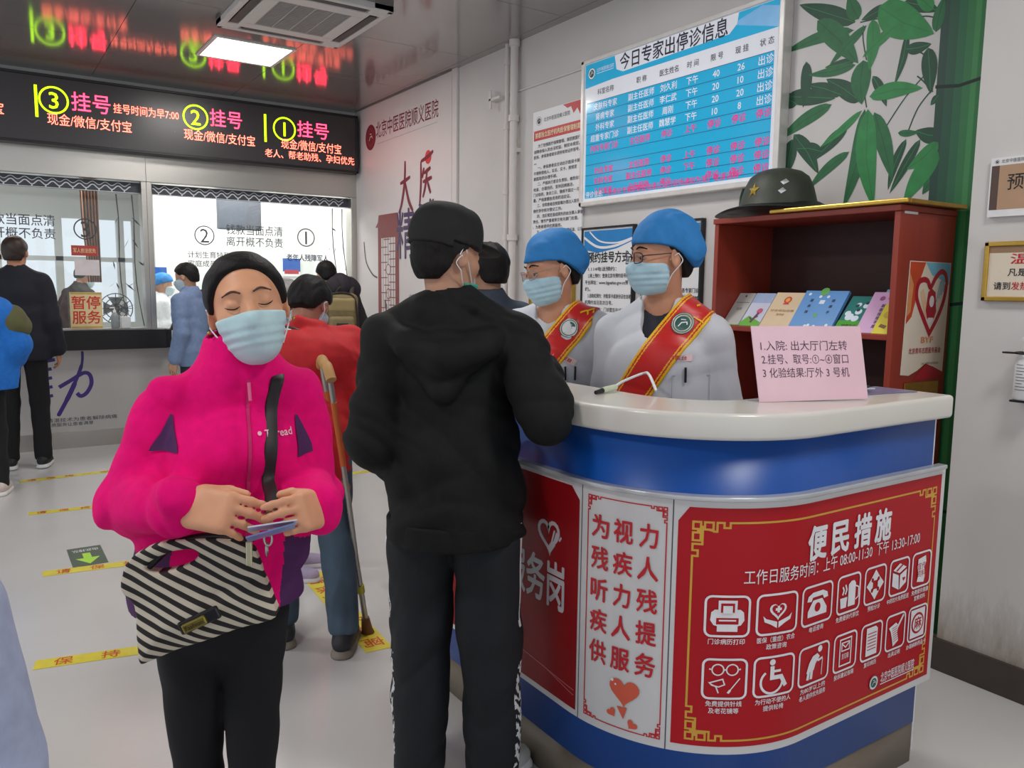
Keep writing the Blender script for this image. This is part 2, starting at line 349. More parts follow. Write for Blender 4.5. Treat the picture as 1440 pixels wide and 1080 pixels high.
# ------------------------------------------------------------ ceiling fittings
LP = None
for i, (lx, ly) in enumerate(LAMPS):
    if i == 0: LP = e = empty('ceiling_light', (lx, ly, 3.29), 0, 'square lit ceiling panel between the air conditioner and the LED board', 'ceiling light', 'square panel lights in the ceiling')
    else: e = empty('ceiling_light', (lx, ly, 3.29), 0, 'square lit ceiling panel over the hall, outside the view', 'ceiling light', 'square panel lights in the ceiling')
    mb = MB()
    for sx, sy, hx, hy in ((0, .292, .305, .013), (0, -.292, .305, .013), (.292, 0, .013, .28), (-.292, 0, .013, .28)): mb.box((lx+sx-hx, ly+sy-hy, 3.29), (lx+sx+hx, ly+sy+hy, 3.302))
    mb.build('frame', M_pipe, e); MB().box((lx-.28, ly-.28, 3.294), (lx+.28, ly+.28, 3.302)).build('diffuser', mat('lit diffuser', (255, 255, 255), .5, emit=4.5), e)
ac = empty('ceiling_air_conditioner', (1.94, 5.45, 3.25), 0, 'square ceiling air conditioner cassette with a slatted middle grille', 'air conditioner')
M_ac = mat('ac plastic', (206, 202, 198), .45, var=.02)
mb = MB(); x0, x1, y0, y1 = 1.5, 2.38, 4.98, 5.96; zc = 3.255
ix0, ix1, iy0, iy1 = 1.7, 2.18, 5.2, 5.75
sl = .055
mb.box((x0, y0, zc), (x0+.04, y1, 3.3)); mb.box((x1-.04, y0, zc), (x1, y1, 3.3)); mb.box((x0, y0, zc), (x1, y0+.04, 3.3)); mb.box((x0, y1-.04, zc), (x1, y1, 3.3))
for a, b in (((x0, y0), (x0+.14, y0+.14)), ((x1-.14, y0), (x1, y0+.14)), ((x0, y1-.14), (x0+.14, y1)), ((x1-.14, y1-.14), (x1, y1))): mb.box((*a, zc+.003), (*b, 3.3))
mb.box((x0+.11, y0+.11, zc), (x1-.11, iy0, 3.3)); mb.box((x0+.11, iy1, zc), (x1-.11, y1-.11, 3.3)); mb.box((x0+.11, iy0, zc), (ix0, iy1, 3.3)); mb.box((ix1, iy0, zc), (x1-.11, iy1, 3.3))
mb.build('panel', M_ac, ac, bevel=.006)
MB().box((x0+.02, y0+.02, 3.285), (x1-.02, y1-.02, 3.3)).build('air_slot', mat('dark slot', (38, 36, 36), .7), ac)
mb = MB()
for i in range(26): yy = iy0+.01+i*(iy1-iy0-.02)/25; mb.box((ix0, yy, zc+.004), (ix1, yy+.007, zc+.02))
for i in range(5): xx = ix0+(ix1-ix0)*i/4; mb.box((xx-.004, iy0, zc+.002), (xx+.004, iy1, zc+.02))
mb.build('grille', mat('ac grille', (170, 166, 162), .5), ac)
mb = MB()
for a, b in (((x0+.05, y0+.16, zc+.004), (x0+.1, y1-.16, zc+.012)), ((x1-.1, y0+.16, zc+.004), (x1-.05, y1-.16, zc+.012)), ((x0+.16, y0+.05, zc+.004), (x1-.16, y0+.1, zc+.012)), ((x0+.16, y1-.1, zc+.004), (x1-.16, y1-.05, zc+.012))): MB().box(a, b).build('louvre', mat('dark louvre', (52, 50, 50), .5), ac)
# pipes on the right wall
p = empty('water_pipe', (3.42, 5.12, 0), 0, 'thicker white pipe running floor to ceiling beside the thinner one', 'pipe')
MB().tube([(3.415, 5.12, 0), (3.415, 5.12, 3.3)], .03, n=14).build('tube', M_pipe, p)
mb = MB()
for z in (3.255, 2.72, 1.85): MB().tube([(3.415, 5.12, z), (3.415, 5.12, z+.045)], .041, n=14).build('collar', M_pipe, p)
MB().box((3.41, 5.09, 2.5), (3.46, 5.15, 2.53)).build('clamp', M_pipe, p)
p = empty('water_pipe', (3.425, 5.22, 0), 0, 'thinner white pipe with couplings running up left of the thicker one', 'pipe')
MB().tube([(3.43, 5.235, 0), (3.43, 5.235, 3.3)], .018, n=12).build('tube', M_pipe, p)
mb = MB()
for z in (3.15, 2.68, 2.2, 1.86, 1.2): MB().tube([(3.43, 5.235, z), (3.43, 5.235, z+.04)], .026, n=12).build('collar', M_pipe, p)
p = MB().box((3.4, 5.42, 2.86), (3.41, 5.45, 3.0)).box((3.4, 5.3, 2.92), (3.46, 5.45, 2.94)).build('wall_bracket', M_pipe, bevel=.003, label='small white metal bracket on the wall left of the pipes', cat='bracket')
# ------------------------------------------------------------ mural poster by the LED board
M_mur = mat('pale mural print', (214, 207, 206), .42, var=.04, scale=1.5)
mu = MB().box((3.44, 6.1, .9), (3.458, 8.15, 3.285)).build('wall_mural', M_mur, label='tall pale wall mural with brush calligraphy and a dark red lattice gate', cat='mural')
k = Ink(on_x(3.44)); I_mr = mat('maroon ink', (122, 40, 56), .5); I_vi = mat('dark violet ink', (72, 50, 92), .5); I_br = mat('gate red brown', (134, 58, 58), .5); I_fog = mat('mural mist grey', (178, 172, 174), .5)
k.emblem(-7.76, 2.985, .1, 2, 0, 5); k.ring(-7.76, 2.985, .1, .125, 0)
k.text('北京中医医院顺义医院', -6.98, 3.03, .17, 0, w=1.3, bold=.01); k.line([(-7.6, 2.9), (-6.35, 2.915)], .006, 3)
k.o = .0016
def brush(P, w0, m=0): 
    Q = catmull(P, 6); n_ = len(Q); k.line(Q, [w0*(.45+.75*math.sin(math.pi*(.12+.8*i/n_))) for i in range(n_)], m)
def dayi(cx, cz, s, m):
    brush([(cx-.17*s, cz+.1*s), (cx, cz+.13*s), (cx+.17*s, cz+.17*s)], .05*s, m); brush([(cx, cz+.42*s), (cx-.02*s, cz+.1*s), (cx-.12*s, cz-.2*s), (cx-.22*s, cz-.34*s)], .06*s, m); brush([(cx, cz+.1*s), (cx+.12*s, cz-.18*s), (cx+.26*s, cz-.34*s)], .06*s, m)
dayi(-6.98, 2.4, .62, 0)
cx, cz, s = -6.56, 2.42, .62
for P in ([(-.16, .32), (.05, .36), (.22, .42)], [(-.16, .32), (-.16, 0), (-.2, -.3)], [(-.2, -.3), (0, -.34), (.24, -.26)], [(-.06, .22), (-.12, .08)], [(-.06, .14), (.14, .2)], [(-.1, .02), (.18, .06)], [(.04, .2), (-.02, -.04), (-.1, -.2)], [(.04, .02), (.14, -.16)]): brush([(cx+a*s, cz+b*s) for a, b in P], .05*s, 0)
k.text('精', -6.98, 1.98, .5, 1, bold=.02, sx=.8); k.text('诚', -6.55, 2.03, .5, 1, bold=.02, sx=.75)
k.disc(-6.52, 2.64, .06, 4); k.text('中医药文化', -6.75, 1.4, .05, 1, w=.3)
# lattice gate
k.rect(-7.6, .92, -7.12, 2.08, 2); k.poly([(-7.66, 2.08), (-7.06, 2.08), (-7.12, 2.13), (-7.14, 2.2), (-7.58, 2.2), (-7.6, 2.13)], 2); k.o = .0022; k.rect(-7.52, .95, -7.2, 1.97, 5); k.o = .0028
for i in range(5): k.line([(-7.48+i*.06, .95), (-7.48+i*.06, 1.97)], .01, 2)
for i in range(14): z = .98+i*.075; q = i % 2; k.line([(-7.52+q*.06, z), (-7.38+q*.06, z)], .01, 2); k.line([(-7.34+q*.0, z+.03), (-7.2, z+.03)], .01, 2)
k.disc(-7.36, 1.66, .05, 5); k.ring(-7.36, 1.66, .045, .055, 2); k.ring(-7.36, 1.42, .045, .055, 2)
k.line(catmull([(-7.95, 1.95), (-7.9, 1.75), (-7.75, 1.62), (-7.62, 1.58)]), .018, 6); k.line(catmull([(-7.48, .95), (-7.4, 1.15), (-7.44, 1.35)]), .03, 6); k.line(catmull([(-7.4, .95), (-7.32, 1.1), (-7.24, 1.02)]), .03, 6)
for a, b in ((-7.45, 1.2), (-7.38, 1.1), (-7.3, 1.08), (-7.42, 1.3)): k.disc(a, b, .03, 6, 9)
k.build('print', [I_mr, I_vi, I_br, I_fog, mat('seal red', (206, 60, 66), .5), M_mur, mat('ink branch', (96, 84, 82), .6)], mu)
# ------------------------------------------------------------ posters and boards on the right wall
def rounded(k, m, rows, u0, u1, h, bold=.0):
    for body, v, a in rows: k.text(body, u0+a, v, h, m, anchor='l', bold=bold, w=None)
po = MB().box((3.44, 4.32, 1.63), (3.458, 4.905, 2.75)).build('notice_board', M_paper, bevel=.002, label='tall white notice with a red title bar and dense text, beside the pipes', cat='notice')
k = Ink(on_x(3.44)); k.rect(-4.89, 2.545, -4.335, 2.615, 0); k.poly([(-4.335, 2.745), (-4.55, 2.745), (-4.5, 2.715), (-4.46, 2.72), (-4.43, 2.67), (-4.39, 2.7), (-4.36, 2.655), (-4.335, 2.66)], 0); k.rect(-4.905, 1.635, -4.32, 1.79, 0)
k.emblem(-4.83, 2.68, .03, 2, 3, 2); k.text('北京中医医院顺义医院', -4.77, 2.68, .032, 3, w=.3, anchor='l')
k.o = .0016; k.text('首都独立医疗机构医保管理制度', -4.612, 2.58, .04, 4, w=.52, bold=.03)
tx = ['为了加强医疗保障管理，规范就医行为，', '保障参保人员合法权益，制定本规定。', '医保、参保患者就诊须持有效证件挂号，', '。', '一、参保患者应主动出示医保卡就诊，', '不得转借他人，实名、实卡，按规定', '就医取药办理手续。', '二、严格执行首诊负责制，做到合理', '检查、合理用药，坚持因病施治，', '门诊取药，急诊三日，慢病不超过一月', '量，严格掌握各类用药适应证。', '三、住院患者应按医嘱办理出入院手续，', '做好身份核对登记工作。', '四、违反规定造成损失的由当事人承担', '责任，情节严重者移交有关部门处理。', '，为患者提供优质服务。', '五、认真执行各项政策和收费标准，公示', '收费，严格自律，接受监督管理。']
for i, t_ in enumerate(tx): k.text(t_, -4.885+(.05 if t_[:1] in '为一二三四五' else 0), 2.505-i*.038, .027, 1, anchor='l', bold=.02, w=min(.53, .0315*len(t_)))
k.disc(-4.84, 1.73, .035, 2, ry=.05); k.poly([(-4.88, 1.66), (-4.8, 1.66), (-4.82, 1.74), (-4.86, 1.74)], 2)
k.build('lettering', [M_red, M_grey, M_paper, M_blk, mat('pale yellow ink', (250, 226, 190), .5)], po)
pl = MB().box((3.43, 4.4, 1.33), (3.458, 4.9, 1.61)).build('plaque', mat('brass plaque face', (214, 190, 120), .35, .35, var=.06), label='pale yellow gold-edged plaque on the wall below the tall white notice', cat='plaque')
mb = MB()
for a, b in (((4.39, 1.32), (4.91, 1.35)), ((4.39, 1.59), (4.91, 1.62)), ((4.39, 1.32), (4.42, 1.62)), ((4.88, 1.32), (4.91, 1.62))): mb.box((3.424, *a), (3.456, *b))
mb.build('frame', M_gold, pl, bevel=.003)
def blue_poster(y0, y1, z0, z1, label, title, lines, tv):
    e = MB().box((3.437, y0, z0), (3.455, y1, z1)).build('framed_poster', M_paper, label=label, cat='poster')
    mb = MB(); f = .014
    for a, b in (((y0-f, z0-f), (y1+f, z0)), ((y0-f, z1), (y1+f, z1+f)), ((y0-f, z0), (y0, z1)), ((y1, z0), (y1+f, z1))): mb.box((3.428, *a), (3.458, *b))
    mb.build('frame', M_black, e, bevel=.002)
    k = Ink(on_x(3.437)); ub, ue = -y1+.008, -y0-.008
    w_ = ue-ub; k.poly([(ub, z1-.01), (ue, z1-.01), (ue, z1-.09), (ue-.3*w_, z1-.13), (ub+.3*w_, z1-.155), (ub, z1-.13)], 0); k.o = .0016
    k.line(catmull([(ub, z1-.05), (ub+.3*w_, z1-.115), (ub+.65*w_, z1-.115), (ue, z1-.075)]), .016, 1); k.line(catmull([(ub+.12*w_, z1-.015), (ub+.35*w_, z1-.08), (ub+.7*w_, z1-.095), (ue, z1-.07)]), .01, 1)
    if title: k.text(title, (ub+ue)/2+.01, tv, .075, 2, w=w_*.86, bold=.035)
    for i, t_ in enumerate(lines):
        if t_: k.text(t_, ub+.02+(.03 if t_[0].isdigit() else 0), tv-.075-i*.044, .03, 2, anchor='l', bold=.015, w=min(w_-.045, .0285*len(t_)))
    k.build('lettering', [mat('poster blue', (32, 128, 196), .4), M_paper, M_blk], e); return e
blue_poster(3.8, 4.29, 1.13, 1.885, 'white poster with blue wave heading, behind the two staff in blue caps', '预约挂号方式', ['1.114电话预约：', '2.网上预约：登录北京市预约挂号统一', '平台网址：www.bjguahao.gov.cn预', '约。', '3.自助机预约：持医保卡或身份证在自助', '机预约当日及次日号。', '4.诊间预约：门诊医生在诊间为您', '预约下次就诊时间，患者须按时就诊', '5.社区转诊：由社区医生转诊预约', '挂号。', '6.微信公众号：搜索关注本院号', '按提示操作。'], 1.70)
blue_poster(3.235, 3.7, 1.13, 1.885, 'white poster with blue heading, mostly hidden behind the right-hand staff cap', None, ['', '', '', '1.周一至周五上午、下午各专家门诊', '2.周六日：普通门诊照常开放保就', '诊及急诊服务二十四小时', '3.特需门诊：详见公示栏内信息', '咨询电话见导诊台说明', '4.请携带有效身份证件就诊咨询', '5.复诊患者可在诊室直接预约'], 1.70)
# information board
bd = empty('information_board', (3.43, 3.49, 2.04), 0, 'large blue and white doctors timetable board in a white frame high on the wall', 'board')
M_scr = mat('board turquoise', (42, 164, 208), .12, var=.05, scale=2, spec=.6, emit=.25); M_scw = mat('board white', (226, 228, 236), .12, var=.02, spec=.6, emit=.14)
MB().box((3.405, 2.725, 2.06), (3.458, 4.275, 2.945)).build('panel', M_scw, bd)
mb = MB()
for a, b in (((2.7, 2.035), (4.3, 2.066)), ((2.7, 2.938), (4.3, 2.965)), ((2.7, 2.035), (2.735, 2.965)), ((4.268, 2.035), (4.3, 2.965))): mb.box((3.392, *a), (3.46, *b))
mb.build('frame', mat('white aluminium', (224, 220, 216), .3, .2), bd, bevel=.006)
k = Ink(on_x(3.405)); a, b = -4.265, -2.738
k.rect(a, 2.81, b, 2.935, 0); k.poly([(a, 2.81), (a, 2.788), (-4.0, 2.80), (-3.1, 2.80), (b, 2.80), (b, 2.81)], 0)
k.poly([(b, 2.80), (-3.05, 2.885), (-2.85, 2.93), (b, 2.9)], 4)
k.o = .0015; k.poly([(-3.98, 2.935), (-3.0, 2.935), (-3.01, 2.88), (-3.06, 2.84), (-3.9, 2.825), (-3.96, 2.85)], 1)
k.rect(a+.02, 2.085, b-.025, 2.69, 0)
k.o = .0022
for i in range(10): z = 2.69-i*.0655; k.line([(a+.02, z), (b-.025, z)], .0035, 3)
k.text('今日专家出停诊信息', -3.5, 2.882, .105, 2, w=.86, bold=.02)
k.emblem(-4.2, 2.872, .036, 1, 5, 1); k.text('北京中医医院顺义医院', -4.15, 2.882, .026, 1, w=.165, anchor='l'); k.line([(-4.15, 2.862), (-3.985, 2.863)], .003, 1)
cols = [-4.06, -3.73, -3.5, -3.315, -3.14, -2.97, -2.81]
for t_, u in zip(['科室名称', '职 称', '医生姓名', '时 间', '限 号', '现 挂', '状 态'], cols): k.text(t_, u, 2.745, .04, 2, bold=.0)
rows = [('皮肤科专家', '副主任医师', '刘久利', '下午', '40', '26', '出诊'), ('肾病专家', '副主任医师', '李仁武', '下午', '20', '10', '出诊'), ('外科专家', '副主任医师', '周刚', '下午', '20', '20', '出诊'), ('超重专家门诊', '副主任医师', '魏慧学', '下午', '10', '8', '出诊'),
        ('内科专家门诊', '主任医师', '停诊', '上午', '停诊', '停诊', '停诊'), None, ('针灸专家', '主任医师', '停诊', '上午', '停诊', '停诊', '停诊'), ('妇科专家', '副主任医师', '停诊', '下午', '停诊', '停诊', '停诊'), ('儿科专家', '主任医师', '停诊', '', '停诊', '停诊', '停诊')]
for i, r in enumerate(rows):
    if not r: continue
    for j, (t_, u) in enumerate(zip(r, cols)):
        if t_: k.text(t_, u, 2.69-(i+.5)*.0655-(.01 if i > 4 else 0), .046 if j < 4 else .05, 6 if i > 3 else 1, bold=.02)
k.text('停诊信息:', a+.03, 2.107, .042, 1, anchor='l', bold=.02); k.text('今日停诊专家如有变动请以当日现场通知为准，敬请谅解', a+.21, 2.107, .042, 6, anchor='l', bold=.015, w=1.1)
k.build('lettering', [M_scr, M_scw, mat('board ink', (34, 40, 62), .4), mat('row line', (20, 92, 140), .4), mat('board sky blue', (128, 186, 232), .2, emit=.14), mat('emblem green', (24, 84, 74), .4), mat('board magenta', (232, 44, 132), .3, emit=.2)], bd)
# ------------------------------------------------------------ painted bamboo on the wall
LEAF = [(2.355,2.732,2.647,2.882,.057,0),(2.34,2.742,2.396,2.854,.049,1),(2.361,2.698,2.726,2.682,.041,1),(2.561,2.791,2.344,2.561,.073,1),(2.344,2.561,2.493,2.562,.029,0),(2.241,2.77,1.997,2.602,.099,2),(2.268,2.723,2.269,2.517,.047,2),(2.298,2.703,2.469,2.574,.032,1),(2.158,2.662,2.296,2.572,.033,2),(2.097,2.627,2.141,2.423,.025,0),(2.099,2.554,1.994,2.55,.036,0),(2.0,2.538,1.976,2.358,.048,0),(2.342,2.54,2.58,2.546,.033,1),(2.303,2.552,2.298,2.369,.07,1),(2.611,2.612,2.616,2.411,.045,0),(2.713,2.466,2.458,2.412,.056,0),(2.456,2.383,2.729,2.268,.047,1),(2.26,2.383,2.029,2.374,.05,2),(2.306,2.371,2.48,2.497,.054,0),(2.364,2.267,2.527,2.142,.043,0),(2.28,2.331,2.357,1.917,.056,1),(2.264,2.328,2.211,1.917,.072,2),(2.231,2.309,2.129,2.018,.054,1),(2.295,2.327,2.495,2.198,.026,2),(2.348,2.149,2.545,2.008,.036,1),(2.663,2.274,2.519,2.081,.053,0),(2.671,2.252,2.689,2.092,.055,0),(2.11,2.2,2.02,2.19,.021,1),(1.924,2.134,2.047,2.043,.047,2),(1.921,2.094,2.052,1.904,.058,2),(2.006,2.158,2.122,1.954,.031,0),(1.916,2.156,2.023,2.194,.047,0),(2.071,2.168,2.135,1.97,.029,0),(1.97,2.595,1.946,2.723,.036,1),(2.121,2.758,1.97,2.682,.041,0),(2.907,2.067,2.984,1.942,.043,0),(1.927,2.029,1.975,1.928,.038,1),(2.195,2.758,2.316,2.735,.036,0),(2.407,2.418,2.586,2.495,.041,0),(2.653,2.418,2.729,2.477,.051,0),(1.99,2.69,2.065,2.762,.039,2),(1.939,2.331,1.968,2.297,.021,0),(2.25,2.472,2.179,2.335,.031,0),(2.493,2.168,2.64,2.202,.041,0)]
TW = [(1.96,2.465,2.186,2.212),(1.966,2.362,2.066,2.194),(1.946,2.64,2.072,2.673),(1.96,2.465,2.108,2.576),(2.072,2.673,2.331,2.725),(2.287,2.549,2.314,2.707),(2.272,2.337,2.302,2.538),(1.965,2.349,2.04,2.429)]
bam = empty('bamboo_mural', (3.456, 2.2, 0), 0, 'green bamboo stalk and leaves printed on the wall above the bookcase', 'mural')
GR = [mat('leaf deep green', (28, 74, 52), .55, var=.15, scale=20), mat('leaf green', (34, 106, 62), .55, var=.15, scale=20), mat('leaf bright green', (44, 134, 70), .55, var=.12, scale=20)]
k = Ink(on_x(3.4595), .0005)
for i, (y0, z0, y1, z1, w, s) in enumerate(LEAF+[(y+.02, z+.62, y2-.02, z2+.66, w, s) for y, z, y2, z2, w, s in LEAF[:14]]):
    d = np.array([-(y1-y0), z1-z0]); L_ = np.hypot(*d); d /= L_; L_ *= 1.08; n_ = np.array([-d[1], d[0]]); p0 = np.array([-y0, z0]); bend = .05*L_*math.sin(i*2.3)
    up = []; dn = []
    for t in np.linspace(0, 1, 13):
        prof = (math.sin(math.pi*t**.72)**.8)*(1 if t < .98 else 0); c = p0+d*t*L_+n_*bend*math.sin(math.pi*t)
        up.append(c+n_*w*.72*prof); dn.append(c-n_*w*.72*prof)
    k.o = .0005+.0001*(i % 9)+.001*s*.3; k.poly(up+dn[-2:0:-1], s); k.o += .00008; k.line([p0, p0+d*L_*.5+n_*bend, p0+d*L_*.93], .0025, (s+2) % 3)
k.build('leaf_print', GR, bam)
k = Ink(on_x(3.4595), .0004)
for a, b, c, d in TW: k.line(catmull([(-a, b), (-(a+c)/2-.01, (b+d)/2+.015), (-c, d)], 5), .006, 0)
k.build('twig_print', [GR[0]], bam)
k = Ink(on_x(3.4595), .0012); st = [(-1.95, (24, 66, 54)), (-1.915, (28, 84, 62)), (-1.875, (34, 104, 68)), (-1.84, (44, 122, 70)), (-1.808, (62, 142, 80)), (-1.785, (38, 118, 62)), (-1.762, None)]
for i in range(len(st)-1): k.rect(st[i][0], 0, st[i+1][0], 3.3, i)
ms = [mat('stalk green %d' % i, s_[1], .5, var=.05, scale=8) for i, s_ in enumerate(st[:-1])]
k.o = .0016
for z in (.55, 1.45, 2.36, 3.0): k.poly([(-1.955, z), (-1.855, z-.014), (-1.757, z), (-1.757, z+.014), (-1.855, z), (-1.955, z+.014)], len(ms))
k.build('stalk_print', ms+[mat('node dark', (16, 44, 40), .6)], bam)
# ------------------------------------------------------------ bookcase
M_wood = mat('red brown laminate', (152, 58, 42), .38, var=.1, scale=6, stretch=(2, 2, .25), bump=.02)
bc = empty('bookcase', (3.235, 2.285, 0), 0, 'red-brown wooden open bookcase against the bamboo wall', 'bookcase')
X0, X1, Y0, Y1, ZT = 3.03, 3.445, 1.815, 2.765, 1.84
def pb(name, a, b, bev=.003): return MB().box(a, b).build(name, M_wood, bc, bevel=bev)
pb('side_panel', (X0, Y0, 0), (X1, Y0+.025, ZT-.025)); pb('side_panel', (X0, Y1-.025, 0), (X1, Y1, ZT-.025)); pb('top_panel', (X0-.008, Y0-.004, ZT-.025), (X1, Y1+.004, ZT))
MB().box((X1-.012, Y0+.025, .05), (X1, Y1-.025, ZT-.025)).build('back_panel', mat('dark brown backing board', (62, 28, 24), .55, var=.1), bc); pb('bottom_panel', (X0+.01, Y0+.025, .05), (X1-.012, Y1-.025, .075))
for z in (1.305, .87, .45): pb('shelf', (X0+.004, Y0+.025, z), (X1-.012, Y1-.025, z+.024))
MB().box((3.056, 1.8135, 1.806), (3.15, 1.8152, 1.828)).build('paper_label', M_paper, bc)
fr = empty('picture_frame', (3.23, 2.05, 1.84), 0, 'gold-edged frame lying flat on top of the bookcase beside the hat', 'frame')
mb = MB()
for a, b in (((3.0, 1.77), (3.02, 2.42)), ((3.42, 1.77), (3.44, 2.42)), ((3.02, 1.77), (3.42, 1.79)), ((3.02, 2.4), (3.42, 2.42))): mb.box((*a, 1.841), (*b, 1.859))
mb.build('frame_edge', M_gold, fr, bevel=.004); MB().box((3.018, 1.788, 1.843), (3.422, 2.402, 1.853)).build('backing', mat('frame backing', (120, 84, 50), .7), fr)
# hat on the bookcase
ht = empty('brimmed_helmet', (3.16, 2.58, 1.842), 0, 'dark green brimmed helmet with a gold star on top of the bookcase', 'helmet')
prof = [(0.0, .2), (.05, .198), (.09, .185), (.12, .16), (.138, .12), (.148, .08), (.156, .045), (.162, .03)]
MB().lathe(prof[::-1], (3.16, 2.5, 1.86), 0, 40, 1.05, 1.14).build('dome', mat('helmet olive', (58, 62, 52), .55, var=.1, scale=30, bump=.05), ht)
V = []; F = []; n = 48; rs = [(.1, .034), (.165, .03), (.2, .016), (.25, .004), (.256, 0.0), (.25, -.001), (.16, .02), (.1, .022)]
for r, z in rs:
    for q in range(n):
        a = 2*math.pi*q/n; sq = 1+.22*abs(math.sin(a))**3; V.append((3.16+r*math.cos(a)*.8, 2.51+r*1.1*math.sin(a)*sq, 1.861+z+(.012*math.cos(2*a) if r > .18 else 0)+.006))
for i in range(len(rs)-1):
    for q in range(n): F.append((i*n+q, i*n+(q+1) % n, (i+1)*n+(q+1) % n, (i+1)*n+q))
MB().add(V, F, 0, True).build('brim', mat('helmet brim black', (22, 24, 24), .5), ht)
sc = MB(); pts = []
cx, cz = 2.52, 1.955
def dome_pt(yy, zz, o):      # point of the dome surface facing -x at height zz
    r = np.interp(zz-1.86, [p[1] for p in prof[::-1]], [p[0] for p in prof[::-1]]); dy = (yy-2.5)/1.14
    return (3.16-1.05*math.sqrt(max(r*r-dy*dy, 1e-5))-o, yy, zz)
for i in range(10):
    r = .034 if i % 2 == 0 else .014; a = math.pi/2+i*math.pi/5; pts.append(dome_pt(cx+r*math.cos(a), cz+r*math.sin(a), .003))
sc.add([dome_pt(cx, cz, .011)]+pts, [(0, 1+i, 1+(i+1) % 10) for i in range(10)]); sc.build('star_badge', mat('gold badge', (222, 190, 84), .3, .7), ht)
mb = MB()
for yy, zz in ((2.39, 1.985), (2.39, 1.945)):
    mb.add([dome_pt(yy, zz+.014, .002), dome_pt(yy-.014, zz, .002), dome_pt(yy, zz-.014, .002), dome_pt(yy+.014, zz, .002), dome_pt(yy, zz, .008)], [(0, 1, 4), (1, 2, 4), (2, 3, 4), (3, 0, 4)])
mb.build('diamond_badge', mat('silver badge', (214, 216, 216), .3, .6), ht)
# booklets leaning on the shelf
def booklet(y0, y1, h, cover, label, paint, lean=.165, xb=3.075, zb=1.3305, tk=.008, skew=0.):
    a = math.atan2(lean, h); cx_ = math.cos(a); L_ = h
    e = MB(); d = np.array([math.sin(a), 0, math.cos(a)]); nrm = np.array([-math.cos(a), 0, math.sin(a)])
    fn = lambda u, v, o: tuple(np.array([xb, -u+skew*v, zb])+d*v+nrm*o)
    e.prism([(-y1, .0), (-y0, .0), (-y0, L_), (-y1, L_)], fn, -tk, 0, 0)
    o = e.build('booklet', mat('cover '+label.split()[0]+str(int(y0*100)), cover, .3, var=.03, scale=12), bevel=.0012); tag(o, label, 'booklet', 'booklets on the bookcase shelf')
    k = Ink(fn, .0006); ms = paint(k, -y1, -y0, L_); k.build('cover_print', ms, o); return o
def p_grey(k, a, b, h):
    k.line([(a+.01, h*.7), (b-.01, h*.7)], .003, 0); k.disc((a+b)/2, h*.9, .006, 0); k.text('指南', (a+b)/2, h*.5, .018, 0); k.rect(a, 0, b, h*.02, 1); return [M_grey, mat('booklet green', (104, 180, 52), .4)]
def p_land(k, a, b, h):
    k.poly([(a, 0), (b, 0), (b, h*.12), (a+.03, h*.3), (a, h*.1)], 0); k.rect(a, h*.7, b, h, 1); k.o += .0004; k.disc((a+b)/2+.02, h*.45, .017, 2, 10); k.line([((a+b)/2+.02, h*.4), ((a+b)/2, h*.1)], .014, 3); k.line([((a+b)/2-.02, h*.26), ((a+b)/2, h*.18), ((a+b)/2+.025, h*.3)], .008, 3)
    return [mat('booklet green', (104, 180, 52), .4), mat('booklet sky', (160, 178, 214), .4), mat('tulip pink', (206, 80, 120), .4), mat('tulip stem', (96, 56, 80), .4)]
def p_beige(k, a, b, h):
    k.disc((a+b)/2, h*.78, .021, 0, 10); k.line([((a+b)/2-.016, h*.67), ((a+b)/2+.016, h*.67)], .008, 0); k.o += .0003; k.disc((a+b)/2, h*.78, .012, 2, 10); k.text('社会保险政策', (a+b)/2, h*.47, .016, 1, w=.13); k.text('宣传册', (a+b)/2, h*.36, .015, 1); return [mat('emblem red', (206, 56, 44), .4), mat('print brown', (166, 122, 84), .5), mat('emblem gold', (238, 170, 60), .4)]
def p_blue(k, a, b, h):
    for q, s_ in ((a+.055, '服务指'), (b-.055, '健康手')):
        for i, c in enumerate(s_): k.text(c, q, h*(.74-.15*i), .018, 0, bold=.03)
    k.rect((a+b)/2-.012, h*.65, (a+b)/2+.014, h*.75, 1); k.disc((a+b)/2-.01, h*.97, .022, 2, 12); k.poly([((a+b)/2-.012, h*.4), ((a+b)/2+.012, h*.4), ((a+b)/2, h*.27)], 2)
    for u, v in ((a+.03, .9), (a+.1, .1), (b-.03, .12), (b-.09, .84), ((a+b)/2+.02, .08), (a+.09, .84), (a+.085, .08)): k.disc(u, h*v, .008, 1, 8)
    return [mat('booklet navy', (24, 50, 92), .4), mat('booklet pale', (222, 236, 248), .4), mat('booklet leaf', (96, 172, 80), .4)]
def p_green(k, a, b, h):
    k.rect(a, 0, b, h*.3, 0); k.o += .0003
    for u, v, r in ((a+.04, .4, .02), (a+.07, .36, .017), (a+.055, .75, .012), (b-.03, .72, .014), (b-.05, .55, .016), (a+.025, .5, .014)): k.disc(u, h*v, r, 1, 12)
    for u, v in ((a+.05, .72), (b-.03, .8), (b-.055, .6)): k.disc(u, h*v, .009, 2, 9)
    k.text('健康手册', (a+b)/2, h*.16, .014, 3, w=.07); return [mat('booklet grass', (72, 166, 36), .4), mat('booklet pale', (222, 236, 248), .4), mat('booklet teal dark', (20, 70, 66), .4), M_blk]
def p_pink(k, a, b, h):
    k.disc(a+.05, h*.84, .012, 0, 14); k.line([(a+.075, h*.84), (b-.012, h*.84)], .006, 0)
    for i, c in enumerate('就医指南手册'): k.text(c, a+.07, h*(.66-.1*i), .019, 1, bold=.03)
    return [mat('booklet purple', (146, 60, 126), .4), mat('booklet violet ink', (70, 40, 96), .4)]
